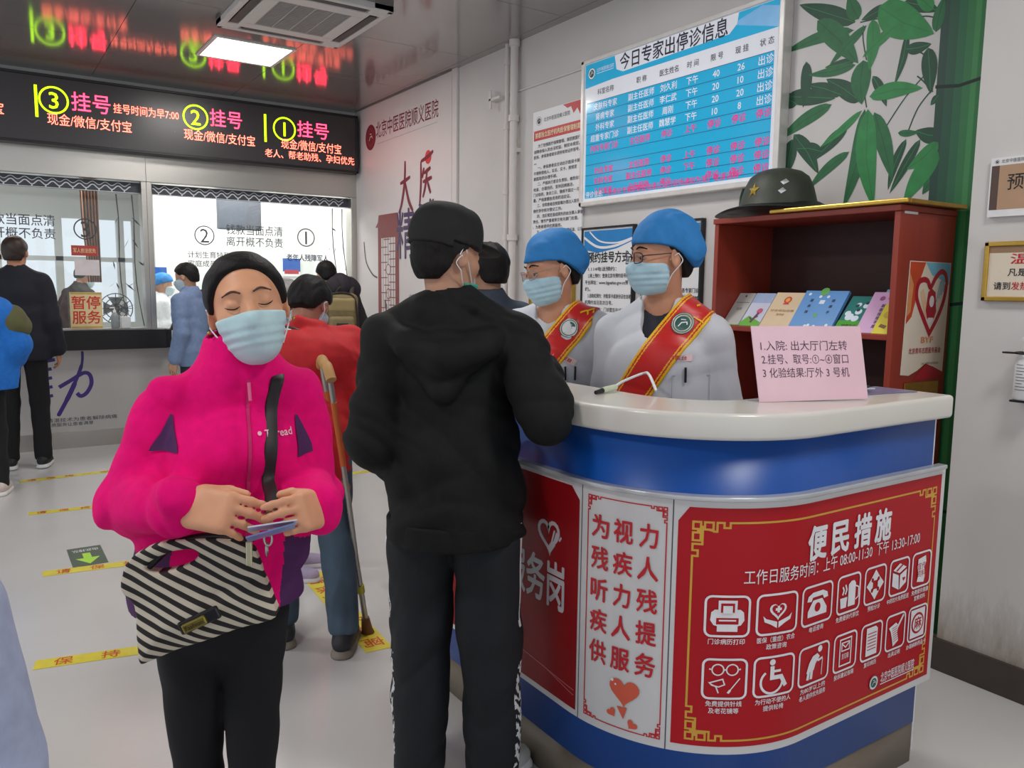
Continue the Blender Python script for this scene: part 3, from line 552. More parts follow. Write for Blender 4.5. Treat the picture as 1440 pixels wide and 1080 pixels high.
def p_yel(k, a, b, h):
    k.line([(a+.02, h*.28), (b-.02, h*.22)], .016, 0); k.disc((a+b)/2, h*.65, .02, 1, 10); return [mat('bird brown', (120, 84, 40), .5), mat('booklet yellow deep', (198, 170, 28), .5)]
def p_none(k, a, b, h): k.line([(a+.02, h*.8), (b-.02, h*.8)], .004, 0); return [M_grey]
booklet(2.635, 2.735, .2, (186, 186, 182), 'grey booklet at the far left end of the shelf', p_grey)
booklet(2.515, 2.63, .2, (206, 210, 230), 'pale blue booklet with a pink tulip on green', p_land)
booklet(2.345, 2.51, .205, (226, 202, 168), 'beige booklet with a red round emblem', p_beige)
booklet(2.125, 2.345, .215, (92, 152, 216), 'bright blue booklet, widest on the shelf', p_blue, tk=.016, xb=3.068)
booklet(1.995, 2.115, .2, (46, 128, 122), 'teal and green booklet between the blue and the pink ones', p_green, lean=.18)
booklet(1.85, 1.995, .212, (212, 166, 210), 'pink-lilac booklet near the right end of the shelf', p_pink, xb=3.05)
booklet(1.845, 1.915, .15, (222, 206, 40), 'small yellow booklet in front of the pink-lilac one', p_yel, xb=3.04, lean=.12, tk=.003)
booklet(1.85, 1.97, .225, (128, 190, 214), 'light blue booklet standing behind the pink-lilac one', p_none, xb=3.095, lean=.17)
# poster stuck on the side of the bookcase
def on_case(u, v, o): return (u, 1.813-o, v)
s0 = MB(); P = [(3.1, 1.165), (3.16, 1.16), (3.22, 1.178), (3.28, 1.205), (3.34, 1.19), (3.415, 1.165), (3.422, 1.622), (3.115, 1.624)]
sp = s0.prism(P, on_case, 0, .0015).build('side_poster', mat('poster cream', (238, 226, 206), .3, var=.04, scale=5), label='cream poster with a red heart and hand on the side of the bookcase', cat='poster')
k = Ink(on_case, .0022)
k.poly([(3.118, 1.62), (3.23, 1.62), (3.2, 1.56), (3.17, 1.46), (3.15, 1.4), (3.112, 1.37)], 0); k.poly([(3.23, 1.62), (3.418, 1.62), (3.416, 1.53), (3.36, 1.55), (3.28, 1.57)], 1)
k.poly([(3.118, 1.58), (3.15, 1.53), (3.14, 1.42), (3.113, 1.4)], 4)
k.o = .0028
H = [(3.29, 1.33), (3.2, 1.44), (3.175, 1.49), (3.185, 1.535), (3.215, 1.55), (3.25, 1.545), (3.275, 1.52), (3.31, 1.56), (3.35, 1.585), (3.385, 1.57), (3.395, 1.53), (3.38, 1.46), (3.34, 1.39)]
k.line(catmull(H+[H[0]], 5)[:-1], .022, 2, True)
for i in range(4): k.line([(3.325+.016*i, 1.46+.014*i), (3.35+.012*i, 1.55-.004*abs(i-1))], .006, 3)
k.poly([(3.2, 1.5), (3.225, 1.515), (3.24, 1.48), (3.27, 1.42), (3.255, 1.39), (3.225, 1.44)], 5)
k.poly([(3.25, 1.425), (3.26, 1.5), (3.285, 1.515), (3.315, 1.5), (3.33, 1.42), (3.315, 1.39), (3.265, 1.39)], 2); k.o = .0034; k.disc(3.29, 1.462, .018, 6, 14, ry=.024); k.rect(3.27, 1.375, 3.31, 1.395, 6)
k.text('BYF', 3.275, 1.305, .035, 4, w=.09, bold=.03); k.text('北京青年志愿服务基金', 3.265, 1.26, .026, 2, w=.24, bold=.01); k.text('扫码了解更多志愿服务信息', 3.31, 1.205, .011, 7, w=.13)
k.build('print', [mat('poster orange red', (206, 78, 44), .35, var=.12), mat('poster sky', (120, 192, 216), .35), mat('poster crimson', (178, 26, 44), .35), mat('poster hand blue', (120, 172, 196), .35), mat('poster orange', (228, 152, 96), .35), mat('dove cream', (240, 200, 160), .35), M_paper, M_grey], sp)
MB().prism([(3.13, 1.05), (3.38, 1.05), (3.38, 1.13), (3.13, 1.13)], on_case, .0005, .008).build('brass_plate', [M_gold], bevel=.002, label='small brass plate on the bookcase side under the heart poster', cat='plate')
MB().prism([(3.2, 1.14), (3.4, 1.14), (3.41, 1.2), (3.3, 1.215)], on_case, .0001, .0009).build('poster_corner', mat('poster crimson', (178, 26, 44), .35), sp)
# ------------------------------------------------------------ reception counter
XR, YF, XL, YE, CX, CY = 2.425, 1.295, 1.395, 2.66, 1.82, 1.76
def outline(off, xr=XR, ye=YE, n=40):
    P = [(xr, YF-off), (CX, YF-off)]
    for i in range(1, n+1):
        a = math.pi/2*i/n; P.append((CX-(CX-XL+off)*math.sin(a), CY-(CY-YF+off)*math.cos(a)))
    P.append((XL-off, ye)); return P
OP = np.array(outline(0, ye=2.95)); OL = np.r_[0, np.cumsum(np.hypot(*np.diff(OP, axis=0).T))]
def on_counter(off):
    def fn(u, v, o):
        s = -u
        i = int(np.clip(np.searchsorted(OL, s)-1, 0, len(OP)-2)); d = OP[i+1]-OP[i]; l = np.hypot(*d); d = d/l
        p = OP[i]+d*(s-OL[i]); nr = np.array([d[1], -d[0]])
        a, b = OP[max(i-1, 0)], OP[min(i+2, len(OP)-1)]          # blended normal keeps marks smooth
        t = (s-OL[i])/l; d2 = (OP[i+1]-a)/np.hypot(*(OP[i+1]-a))*(1-t)+(b-OP[i])/np.hypot(*(b-OP[i]))*t; nr = np.array([d2[1], -d2[0]])/np.hypot(*d2)
        nr = -nr if nr@(p-np.array([2.4, 2.6])) < 0 else nr
        q = p+nr*(off+o); return (q[0], q[1], v)
    return fn
cn = empty('reception_counter', (1.9, 1.8, 0), 0, 'curved blue reception counter with a thick white top and red notice panels', 'counter')
def shell(name, off0, off1, z0, z1, m, bevel=0., xr=XR, ye=YE, parent=cn):
    a, b = outline(off1, xr, ye), outline(off0, xr, ye); n = len(a)
    poly = a+b[::-1]; V = [(x, y, z0) for x, y in poly]+[(x, y, z1) for x, y in poly]; N = len(poly)
    F = []
    for i in range(n-1):
        F += [(i, i+1, N-2-i, N-1-i)[::-1], (N+i, N+i+1, N+N-2-i, N+N-1-i)]
    F += [(i, (i+1) % N, N+(i+1) % N, N+i) for i in range(N)]
    mb = MB().add(V, F); o = mb.build(name, m, parent)
    if bevel:
        b_ = o.modifiers.new('edge', 'BEVEL'); b_.width = bevel; b_.segments = 4; b_.limit_method = 'ANGLE'; b_.angle_limit = rad(50)
    for p_ in o.data.polygons: p_.use_smooth = abs(p_.normal.z) < .5
    return o
M_cblue = mat('counter royal blue', (12, 78, 164), .34, var=.03, scale=3); M_ctop = mat('white counter top', (222, 218, 210), .22, var=.015, scale=4, coat=.2); M_pan = mat('white panel', (214, 212, 212), .3, var=.02, coat=.2)
shell('body', -.03, 0, .135, 1.12, M_cblue)
shell('kick_plate', -.03, -.002, 0, .135, mat('kick plate brown grey', (126, 114, 100), .4, var=.06))
shell('countertop', -.235, .03, 1.12, 1.19, M_ctop, .012, XR+.045)
MB().box((XR-.0, YF, .04), (XR+.006, YF+.03, 1.12)).build('end_trim', M_paper, cn)
MB().box((XL+.03, 2.63, .0), (1.63, YE, 1.12)).box((XR-.03, YF+.03, 0), (XR, 1.55, 1.12)).build('end_panel', M_pan, cn)
MB().box((1.45, 2.0, .72), (1.62, 2.62, .74)).build('inner_shelf', M_pan, cn)
shell('panel_rail', .0, .03, .962, .975, mat('clear grey rail', (196, 198, 202), .2, .3), .003, XR+.035)
def slab(name, s0, s1, z0, z1, m, o0, o1, parent, n=24, bevel=.002):
    f = on_counter(0); us = [-s1+(s1-s0)*i/n for i in range(n+1)]; V = []; F = []
    for u in us:
        for o, z in ((o1, z0), (o1, z1), (o0, z1), (o0, z0)): V.append(f(u, z, o))
    for i in range(n):
        for j in range(4): F.append((4*i+j, 4*i+(j+1) % 4, 4*i+4+(j+1) % 4, 4*i+4+j))
    F += [(0, 1, 2, 3), (4*n+3, 4*n+2, 4*n+1, 4*n)]
    return MB().add(V, F).build(name, m, parent, bevel=0)
PO = .014
R1 = slab('front_panel', -.055, .985, .27, .965, M_pan, .001, PO, cn, 40)
R2 = slab('curved_panel', .985, 1.252, .27, .962, M_pan, .001, PO, cn, 24)
R3 = slab('side_panel', 1.252, 2.3, .27, .965, M_pan, .001, PO, cn, 30)
MB().add(*(lambda f: ([f(-1.2535, .27, PO+.0006), f(-1.2505, .27, PO+.0006), f(-1.2505, .962, PO+.0006), f(-1.2535, .962, PO+.0006), f(-.9865, .27, PO+.0006), f(-.9835, .27, PO+.0006), f(-.9835, .962, PO+.0006), f(-.9865, .962, PO+.0006)], [(0, 1, 2, 3), (4, 5, 6, 7)]))(on_counter(0))).build('panel_seam', M_grey, cn)
# red front panel: field, gold fret border, heading, pictograms
CRED = mat('counter panel red', (180, 16, 30), .42, var=.03, scale=3, spec=.3); CGOLD = mat('fret gold', (214, 164, 62), .4); CW = mat('print white', (238, 236, 240), .35)
f1 = on_counter(PO)
def field(P, m, o, parent, name='colour_field', n=60):   # a colour field of polygon outline, cut into strips along the curve
    us = sorted(set([p[0] for p in P]+list(np.linspace(min(p[0] for p in P), max(p[0] for p in P), n))))
    def span(u):
        zs = []
        for i in range(len(P)):
            a, b = P[i], P[(i+1) % len(P)]
            if min(a[0], b[0])-1e-9 <= u <= max(a[0], b[0])+1e-9:
                if abs(a[0]-b[0]) < 1e-9: zs += [a[1], b[1]]
                else: zs.append(a[1]+(b[1]-a[1])*(u-a[0])/(b[0]-a[0]))
        return min(zs), max(zs)
    V = []; 
    for u in us: z0, z1 = span(u); V += [f1(u, z0, o), f1(u, z1, o)]
    return MB().add(V, [(2*i, 2*i+2, 2*i+3, 2*i+1) for i in range(len(us)-1)], 0, True).build(name, m, parent)
field([(-.972, .292), (.035, .292), (.035, .943), (-.945, .943), (-.972, .905)], CRED, .0006, R1)
def dense(P, st=.02):
    out = []
    for a, b in zip(P[:-1], P[1:]):
        n_ = max(1, int(math.hypot(b[0]-a[0], b[1]-a[1])/st)); out += [(a[0]+(b[0]-a[0])*i/n_, a[1]+(b[1]-a[1])*i/n_) for i in range(n_)]
    return out+[P[-1]]
def fret(k, u0, v0, u1, v1, w, s, m=0):
    for (cu, cv, du, dv) in ((u0, v1, 1, -1), (u1, v1, -1, -1), (u1, v0, -1, 1), (u0, v0, 1, 1)):
        g = lambda a, b: (cu+du*a*s, cv+dv*b*s)
        k.line([g(0, 0), g(1, 0), g(1, 1), g(0, 1)], w, m, True); k.line([g(1.5, 0), g(2.6, 0), g(2.6, 1), g(1.5, 1)], w, m, True); k.line([g(0, 1.5), g(1, 1.5), g(1, 2.6), g(0, 2.6)], w, m, True)
        k.line([g(1.25, .5), g(1.25, 3.1), g(0, 3.1), g(0, 4), g(.7, 4), g(.7, 4.8), g(0, 4.8), g(0, 5.2)], w, m); k.line([g(.5, 1.25), g(3.1, 1.25), g(3.1, 0), g(4, 0), g(4, .7), g(4.8, .7), g(4.8, 0), g(5.2, 0)], w, m)
    g = 5.2*s
    for a, b in (((u0+g, v0), (u1-g, v0)), ((u0+g, v1), (u1-g, v1)), ((u0, v0+g), (u0, v1-g)), ((u1, v0+g), (u1, v1-g))): k.line(dense([a, b]), w, m)
k = Ink(f1, .0011); fret(k, -.935, .31, .008, .905, .0055, .019); k.build('fret_border', CGOLD, R1)
k = Ink(f1, .0026)
for c, u in zip('便民措施', (-.575, -.475, -.37, -.27)): k.text(c, u, .828, .1, 0, bold=.055, w=.082)
k.text('工作日服务时间：上午 08:00-11:30  下午 13:30-17:00', -.437, .76, .043, 0, w=.735, bold=.004)
cols_ = [(-.897, -.786), (-.765, -.645), (-.624, -.497), (-.471, -.367), (-.342, -.24), (-.217, -.118), (-.098, .003)]
for (a, b) in cols_:
    for z0, z1 in ((.601, .709), (.429, .537)): k.rrect(a, z0, b, z1, .016, .006)
def G(i, r): a, b = cols_[i]; z0, z1 = ((.601, .709), (.429, .537))[r]; return (lambda x, y: ((a+b)/2+(x-.5)*min(b-a, .108), z0+(z1-z0)*y))
def cut(P, m=1): k.o += .0005; k.poly(P, m); k.o -= .0005
g = G(0, 0)                                              # printer
k.poly([g(*p) for p in ((.28, .6), (.28, .9), (.72, .9), (.72, .6))]); cut([g(*p) for p in ((.34, .6), (.34, .83), (.66, .83), (.66, .6))]); k.o += .001; k.poly([g(*p) for p in ((.39, .58), (.39, .77), (.61, .77), (.61, .58))]); k.o -= .001
k.poly([g(*p) for p in ((.1, .4), (.12, .6), (.2, .67), (.8, .67), (.88, .6), (.9, .4), (.82, .28), (.75, .26), (.25, .26), (.18, .28))]); cut([g(*p) for p in ((.24, .3), (.24, .46), (.76, .46), (.76, .3))]); k.o += .001; k.poly([g(*p) for p in ((.3, .38), (.3, .42), (.7, .42), (.7, .38))]); k.poly([g(*p) for p in ((.26, .12), (.26, .3), (.74, .3), (.74, .12))]); k.o -= .001
def heart(c, s, m=0, ang=0.):
    P = []
    for i in range(30):
        t = 2*math.pi*i/30; x = 16*math.sin(t)**3/17; y = (13*math.cos(t)-5*math.cos(2*t)-2*math.cos(3*t)-math.cos(4*t))/17
        P.append((c[0]+s*(x*math.cos(ang)-y*math.sin(ang)), c[1]+s*(x*math.sin(ang)+y*math.cos(ang))))
    return P
g = G(1, 0)                                              # heart in hands
k.poly(heart(g(.5, .58), .027)); cut(heart(g(.5, .6), .02)); k.o += .001; x, y = g(.5, .62); k.rect(x-.009, y-.0035, x+.009, y+.0035); k.rect(x-.0035, y-.009, x+.0035, y+.009); k.o -= .001
k.poly([g(*p) for p in ((.1, .48), (.14, .32), (.3, .25), (.48, .14), (.48, .3), (.3, .36), (.18, .4))]); k.poly([g(*p) for p in ((.9, .48), (.86, .32), (.7, .25), (.52, .14), (.52, .3), (.7, .36), (.82, .4))])
g = G(2, 0)                                              # telephone
k.poly([g(*p) for p in ((.08, .62), (.12, .75), (.3, .83), (.7, .83), (.88, .75), (.92, .62), (.75, .6), (.7, .7), (.3, .7), (.25, .6))]); k.poly([g(*p) for p in ((.12, .2), (.12, .36), (.32, .62), (.68, .62), (.88, .36), (.88, .2))]); cut([g(.5+.12*math.cos(i*.3927), .42+.12*math.sin(i*.3927)) for i in range(16)])
g = G(3, 0)                                              # flask and cup
k.poly([g(*p) for p in ((.48, .14), (.48, .74), (.6, .82), (.72, .82), (.8, .74), (.8, .14))]); k.line([g(.8, .66), g(.94, .6), g(.94, .34), g(.82, .28)], .004); k.poly([g(*p) for p in ((.16, .14), (.12, .42), (.44, .42), (.4, .14))]); k.line([g(.22, .5), g(.28, .62), g(.22, .72)], .006); k.line([g(.34, .5), g(.4, .62), g(.34, .76)], .006)
g = G(4, 0)                                              # four arrows round a gap
for q in range(4):
    c, s_ = math.cos(q*math.pi/2), math.sin(q*math.pi/2); R_ = lambda p: g(.5+(p[0]*c-p[1]*s_), .5+(p[0]*s_+p[1]*c))
    k.poly([R_(p) for p in ((0, .42), (-.2, .2), (-.11, .2), (-.07, .12), (.07, .12), (.11, .2), (.2, .2))])
g = G(5, 0)                                              # carton
k.poly([g(*p) for p in ((.5, .12), (.14, .28), (.14, .66), (.46, .54))]); k.poly([g(*p) for p in ((.54, .12), (.88, .28), (.88, .66), (.54, .54))]); k.poly([g(*p) for p in ((.5, .6), (.16, .72), (.5, .88), (.86, .72))]); cut([g(*p) for p in ((.3, .7), (.62, .84), (.68, .81), (.36, .66))]); cut(heart(g(.74, .4), .008))
g = G(6, 0)                                              # curled leaflet
k.poly([g(*p) for p in ((.3, .82), (.7, .88), (.74, .7), (.66, .5), (.72, .3), (.66, .1), (.28, .16), (.34, .34), (.28, .6))]); k.o += .0005; k.text('宣传', *g(.5, .6), .024, 1); k.text('资料', *g(.5, .38), .024, 1); k.o -= .0005
g = G(0, 1)                                              # glasses, thread, needle
for x in (.33, .67): k.ring(*g(x, .74), .013, .0165)
k.line([g(.45, .74), g(.55, .74)], .004); k.line([g(.17, .74), g(.13, .76)], .004); k.line([g(.83, .74), g(.87, .76)], .004); k.line([g(*p) for p in ((.15, .4), (.45, .5), (.5, .36), (.36, .3), (.2, .34), (.14, .4), (.3, .3), (.36, .14))], .0035); k.line([g(.58, .14), g(.86, .52)], .003); k.line([g(.58, .14), g(.64, .22)], .006)
g = G(1, 1)                                              # wheelchair
k.disc(*g(.42, .86), .0085); k.line([g(.42, .76), g(.42, .46), g(.68, .46), g(.82, .2)], .012); k.line([g(.44, .62), g(.66, .62)], .007); k.line([g(.42+.3*math.cos(t), .36+.3*math.sin(t)) for t in np.linspace(2.2, 6.2, 20)], .0065)
g = G(2, 1)                                              # person with stick
k.disc(*g(.72, .86), .0095); k.poly([g(*p) for p in ((.62, .76), (.72, .66), (.56, .5), (.5, .34), (.2, .3), (.3, .56), (.44, .72))]); k.line([g(.56, .64), g(.68, .56), g(.84, .6)], .0065); k.line([g(.84, .58), g(.82, .14)], .0028); k.line([g(.42, .34), g(.4, .12)], .011); k.line([g(.3, .34), g(.26, .12)], .011)
g = G(3, 1)                                              # letter box
k.line([g(.26, .14), g(.26, .86), g(.76, .86), g(.76, .14)], .0045, 0, True); k.line([g(.34, .54), g(.34, .76), g(.68, .76), g(.68, .54)], .0035, 0, True); k.line([g(.34, .74), g(.51, .62), g(.68, .74)], .0035); k.text('意见箱', *g(.51, .38), .018, w=.032)
g = G(4, 1)                                              # sheet with lines
k.poly([g(*p) for p in ((.24, .1), (.24, .9), (.68, .9), (.78, .82), (.78, .1))])
for i in range(6): z = .74-i*.09; cut([g(.3, z), g(.72, z), g(.72, z-.025), g(.3, z-.025)])
g = G(5, 1)                                              # scroll and pen
k.poly([g(*p) for p in ((.14, .66), (.5, .76), (.64, .66), (.6, .46), (.68, .2), (.4, .08), (.34, .3), (.24, .54))])
for i in range(7): z = .62-i*.065; cut([g(.3+.02*i, z), g(.58+.01*i, z+.05), g(.58+.01*i, z+.03), g(.3+.02*i, z-.02)])
k.line([g(.6, .6), g(.9, .92)], .008)
g = G(6, 1)                                              # card with a round character
k.rect(*g(.12, .08), *g(.88, .92)); k.o += .0005; k.disc(*g(.5, .5), .034, 1); k.o += .0005; k.disc(*g(.5, .5), .027, 0); k.o += .0005; k.text('麻', *g(.5, .5), .042, 1, bold=.02); k.o -= .0015
caps = [[('门诊病历打印',), ('医保（重症）农合', '政策咨询'), ('电话咨询',), ('免费提供代茶饮',), ('预检分诊',), ('中药饮片免费配送',), ('免费提供健康', '宣教资料')], [('免费提供针线', '及老花镜等'), ('为行动不便的人', '提供轮椅'), ('为80岁以上的', '老人提供优先服务'), ('投诉建议信箱',), ('复印病历',), ('出具证明',), ('办理麻醉药品卡',)]]
for r in (0, 1):
    for i, c in enumerate(caps[r]):
        for j, t_ in enumerate(c): k.text(t_, sum(cols_[i])/2, (.586, .414)[r]-j*.0195, .0165, 0, w=min(.0155*len(t_), .115), bold=.02)
k.emblem(-.265, .347, .022, 0, 2, 0); k.text('北京中医医院顺义医院', -.14, .352, .034, 0, w=.18, bold=.01); k.line(dense([(-.23, .332), (-.05, .332)]), .003)
k.build('lettering', [CW, CRED, mat('emblem green', (24, 84, 74), .4)], R1)
# white curved panel
CR2 = mat('print red', (196, 28, 40), .4); 
k = Ink(f1, .0012); fret(k, -1.228, .295, -1.0, .935, .0032, .0085)
k.o = .0026
rows_ = ['为视力', '残疾人', '听力残', '疾人提', '供服务']
for i, r in enumerate(rows_):
    for j, c in enumerate(r): k.text(c, -1.185+j*.07, .852-i*.0895, .069, 0, bold=.035, w=.056 if c != '力' else .05)
k.poly(heart((-1.1, .405), .046, ang=0), 1); k.poly([(-1.12, .358), (-1.1, .325), (-1.09, .36)], 1); k.poly(heart((-1.135, .335), .015, ang=.7), 1); k.poly(heart((-1.075, .315), .016, ang=-.6), 1); k.o += .0004; k.disc(-1.135, .43, .0045, 2, 10); k.disc(-1.125, .42, .003, 2, 10)
k.build('lettering', [CR2, mat('heart orange', (216, 92, 66), .4), M_paper], R2)
# dark red side panel
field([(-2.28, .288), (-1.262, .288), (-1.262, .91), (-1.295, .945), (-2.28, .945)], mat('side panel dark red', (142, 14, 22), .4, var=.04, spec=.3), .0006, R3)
k = Ink(f1, .0012); Hh = heart((-1.4, .775), .052, ang=.1); k.line(Hh, .012, 0, True)
for i in range(4): k.line([(-1.385+.012*i, .755+.004*i), (-1.372+.011*i, .793-.004*i)], .007, 0)
k.line([(-1.4, .725), (-1.375, .755)], .02, 0); k.text('学雷锋服务岗', -1.62, .625, .15, 0, w=.6, bold=.035)
k.line(dense([(-1.55, .37), (-1.27, .345)]), .003, 1); k.line(dense([(-1.42, .36), (-1.27, .33)]), .003, 1)
k.build('lettering', [mat('panel silver', (196, 192, 196), .4), mat('panel thin line', (196, 110, 110), .4)], R3)
# ------------------------------------------------------------ things on the counter
a = np.array([1.802, 1.455]); b = np.array([2.119, 1.328]); dr = (b-a)/np.hypot(*(b-a)); nb = np.array([-dr[1], dr[0]])
def on_card(u, v, o):
    lean = .16; p = a+dr*(u-.012*v/.2)+nb*(v*lean-o*.98); return (p[0], p[1], 1.1905+v*.987+o*.16)
W_ = np.hypot(*(b-a))
cd = MB().prism([(0, 0), (W_, .004), (W_-.004, .213), (-.006, .213)], on_card, -.003, 0).build('notice_card', mat('pink laminated card', (236, 196, 208), .12, var=.02, coat=.5), bevel=.001, label='pink laminated notice card standing on the white counter top', cat='card')
k = Ink(on_card, .0006)
for i, t_ in enumerate(['1.入院: 出大厅门左转', '2.挂号、取号:①~④窗口', '3 化验结果:厅外 3 号机']): k.text(t_, .018, .157-.038*i, .03, 0, anchor='l', w=.27)
k.build('lettering', mat('card ink', (92, 66, 84), .5), cd)
MB().prism([(.05, 0), (W_-.05, 0), (W_-.05, .09), (.05, .09)], lambda u, v, o: tuple(np.r_[a+dr*u+nb*(.075-.02*v/.09), 1.1905+v]), 0, .0).build('stand', M_paper, cd) if False else None
MB().prism([(0, 0), (.028, 0), (.012, .09)], lambda u, v, o: tuple(np.r_[a+dr*(W_*.5+o)+nb*(.006+u+v*.12), 1.1905+v]), -.03, .03).build('stand', mat('clear plastic stand', (214, 210, 214), .15), cd)
e = MB().box((2.52, 1.34, 1.1902), (2.52, 1.34, 1.1902)) if False else None
lf = MB().add([(2.43, 1.36, 1.1905), (2.44, 1.5, 1.1905), (2.25, 1.53, 1.1905), (2.2, 1.4, 1.1905), (2.43, 1.36, 1.1925), (2.44, 1.5, 1.1925), (2.25, 1.53, 1.1925), (2.2, 1.4, 1.1925)], [(3, 2, 1, 0), (4, 5, 6, 7), (0, 1, 5, 4), (1, 2, 6, 5), (2, 3, 7, 6), (3, 0, 4, 7)]).build('leaflet', mat('lilac grey leaflet', (128, 122, 156), .35, var=.12, scale=40), label='lilac grey leaflet lying at the right end of the counter top', cat='leaflet')
rng = random.Random(3); mb = MB()
for i in range(9):
    p0 = np.array([2.24, 1.45, 1.195]); pts = [p0+np.array([rng.uniform(-.07, .07), rng.uniform(-.035, .035), rng.uniform(0, .012)]) for _ in range(4)]; mb.tube(catmull(pts, 6), rng.uniform(.004, .007), i % 2, 6, flat=.5)
mb.build('tangled_cord', [mat('cord navy', (30, 36, 58), .5), mat('cord white', (212, 212, 220), .4)], label='small tangle of navy and white cord on the lilac leaflet', cat='cord')
pn = MB(); pn.tube([(1.5, 1.8, 1.197), (1.535, 1.812, 1.199)], [.006, .008], 0, 10); pn.tube([(1.535, 1.812, 1.2), (1.6, 1.83, 1.203)], .0095, 1, 10)
pn.build('pen', [M_black, mat('pale green tape', (204, 216, 190), .5)], label='black pen wrapped in pale tape lying on the counter', cat='pen')
MB().tube(catmull([(1.6, 1.832, 1.204), (1.66, 1.86, 1.215), (1.74, 1.86, 1.235), (1.7, 1.79, 1.24), (1.665, 1.72, 1.2)]), .0045, 0, 8).build('pen_string', M_paper, label='white string tied to the pen, looping off the counter edge', cat='string')
lf = MB().box((1.82, 1.5, 1.1905), (1.835, 1.5, 1.19)) if False else None
sh = MB().add([(1.8, 1.5, 1.1903), (1.86, 1.47, 1.1903), (2.05, 1.52, 1.1903), (2.0, 1.526, 1.1903), (1.8, 1.5, 1.1923), (1.86, 1.47, 1.1923), (2.05, 1.52, 1.1923), (2.0, 1.526, 1.1923)], [(3, 2, 1, 0), (4, 5, 6, 7), (0, 1, 5, 4), (1, 2, 6, 5), (2, 3, 7, 6), (3, 0, 4, 7)]).build('form_sheet', M_paper, label='white printed form lying behind the pink card on the counter', cat='paper')
k = Ink(on_z(1.1923))
for i in range(7): k.disc(1.86+i*.022, 1.486+i*.0055, .003, 0, 8)
k.build('print', M_blk, sh)
# ------------------------------------------------------------ signs and dispenser on the pier
sg = MB().box((3.115, 1.12, 1.775), (3.134, 1.532, 1.985)).build('wall_sign', mat('sign white backing', (226, 224, 224), .4), label='white-backed brown triage sign high on the pier', cat='sign')
k = Ink(on_x(3.115)); k.rect(-1.527, 1.8, -1.125, 1.957, 0); k.rect(-1.527, 1.8, -1.5, 1.957, 1); k.emblem(-1.51, 1.971, .008, 3, 2, 3); k.text('北京中医医院顺义医院', -1.495, 1.971, .015, 2, anchor='l', w=.13); k.o += .0005; k.text('预检分诊处', -1.325, 1.895, .062, 2, w=.29, bold=.01); k.text('→', -1.385, 1.835, .02, 2)
k.build('lettering', [mat('sign tan', (178, 142, 112), .45, var=.05), mat('sign dark brown', (84, 62, 54), .5), M_blk, M_paper], sg)
sg = MB().box((3.119, 1.0, 1.48), (3.134, 1.52, 1.675)).build('framed_sign', mat('cream sign face', (222, 208, 188), .4, var=.03), label='gold-framed cream sign below the brown triage sign', cat='sign')
mb = MB()
for a_, b_ in (((.99, 1.47), (1.53, 1.487)), ((.99, 1.668), (1.53, 1.685)), ((.99, 1.47), (1.007, 1.685)), ((1.513, 1.47), (1.53, 1.685))): mb.box((3.112, *a_), (3.134, *b_))
mb.build('frame', M_gold, sg, bevel=.003)
k = Ink(on_x(3.119)); k.rect(-1.513, 1.645, -1.01, 1.668, 2); k.text('温 馨 提 示', -1.26, 1.622, .04, 0, w=.36, bold=.02); k.text('凡是体温超过37.3℃的患者', -1.445, 1.574, .03, 1, anchor='l', w=.4, bold=.02); k.text('请到', -1.49, 1.525, .03, 1, anchor='l', bold=.02); k.text('发热门诊', -1.43, 1.525, .03, 0, anchor='l', bold=.02); k.text('就诊', -1.305, 1.525, .03, 1, anchor='l', bold=.02)
k.build('lettering', [M_red, M_blk, mat('sign dull bronze', (150, 116, 84), .4)], sg)
dp = empty('sanitizer_bottle', (3.08, 1.335, 1.13), 0, 'white pump bottle in a holder on the pier at the right edge', 'bottle')
MB().lathe([(.036, 0), (.041, .008), (.041, .12), (.036, .145), (.016, .165), (.016, .175)], (3.085, 1.335, 1.125), 0, 22).build('bottle_body', mat('white plastic', (226, 226, 228), .3), dp)
MB().lathe([(.018, .17), (.018, .195), (.006, .197), (.006, .215)], (3.085, 1.335, 1.125), 0, 16).tube([(3.085, 1.335, 1.335), (3.085, 1.335, 1.352)], .016, 0, 14).tube([(3.085, 1.335, 1.345), (3.05, 1.345, 1.34)], .006, 0, 8).build('pump', mat('white plastic', (226, 226, 228), .3), dp)
MB().tube([(3.085+.043*math.cos(t), 1.335+.043*math.sin(t), 1.29) for t in np.linspace(0, 2*math.pi, 24)][:-1], .004, 0, 6, closed=True).box((3.03, 1.36, 1.288), (3.06, 1.4, 1.294)).box((3.12, 1.32, 1.1), (3.135, 1.35, 1.3)).box((3.045, 1.3, 1.117), (3.13, 1.37, 1.124)).build('holder', M_black, dp)
k = Ink(lambda u, v, o: (3.085-(.0415+o)*math.cos(u), 1.335-(.0415+o)*math.sin(u), v), .0004)
for i in range(9): k.line([(-.55+.1*q, 1.25-i*.011) for q in range(10 if i % 3 else 7)], .0022, 0)
k.build('label_print', M_grey, dp)
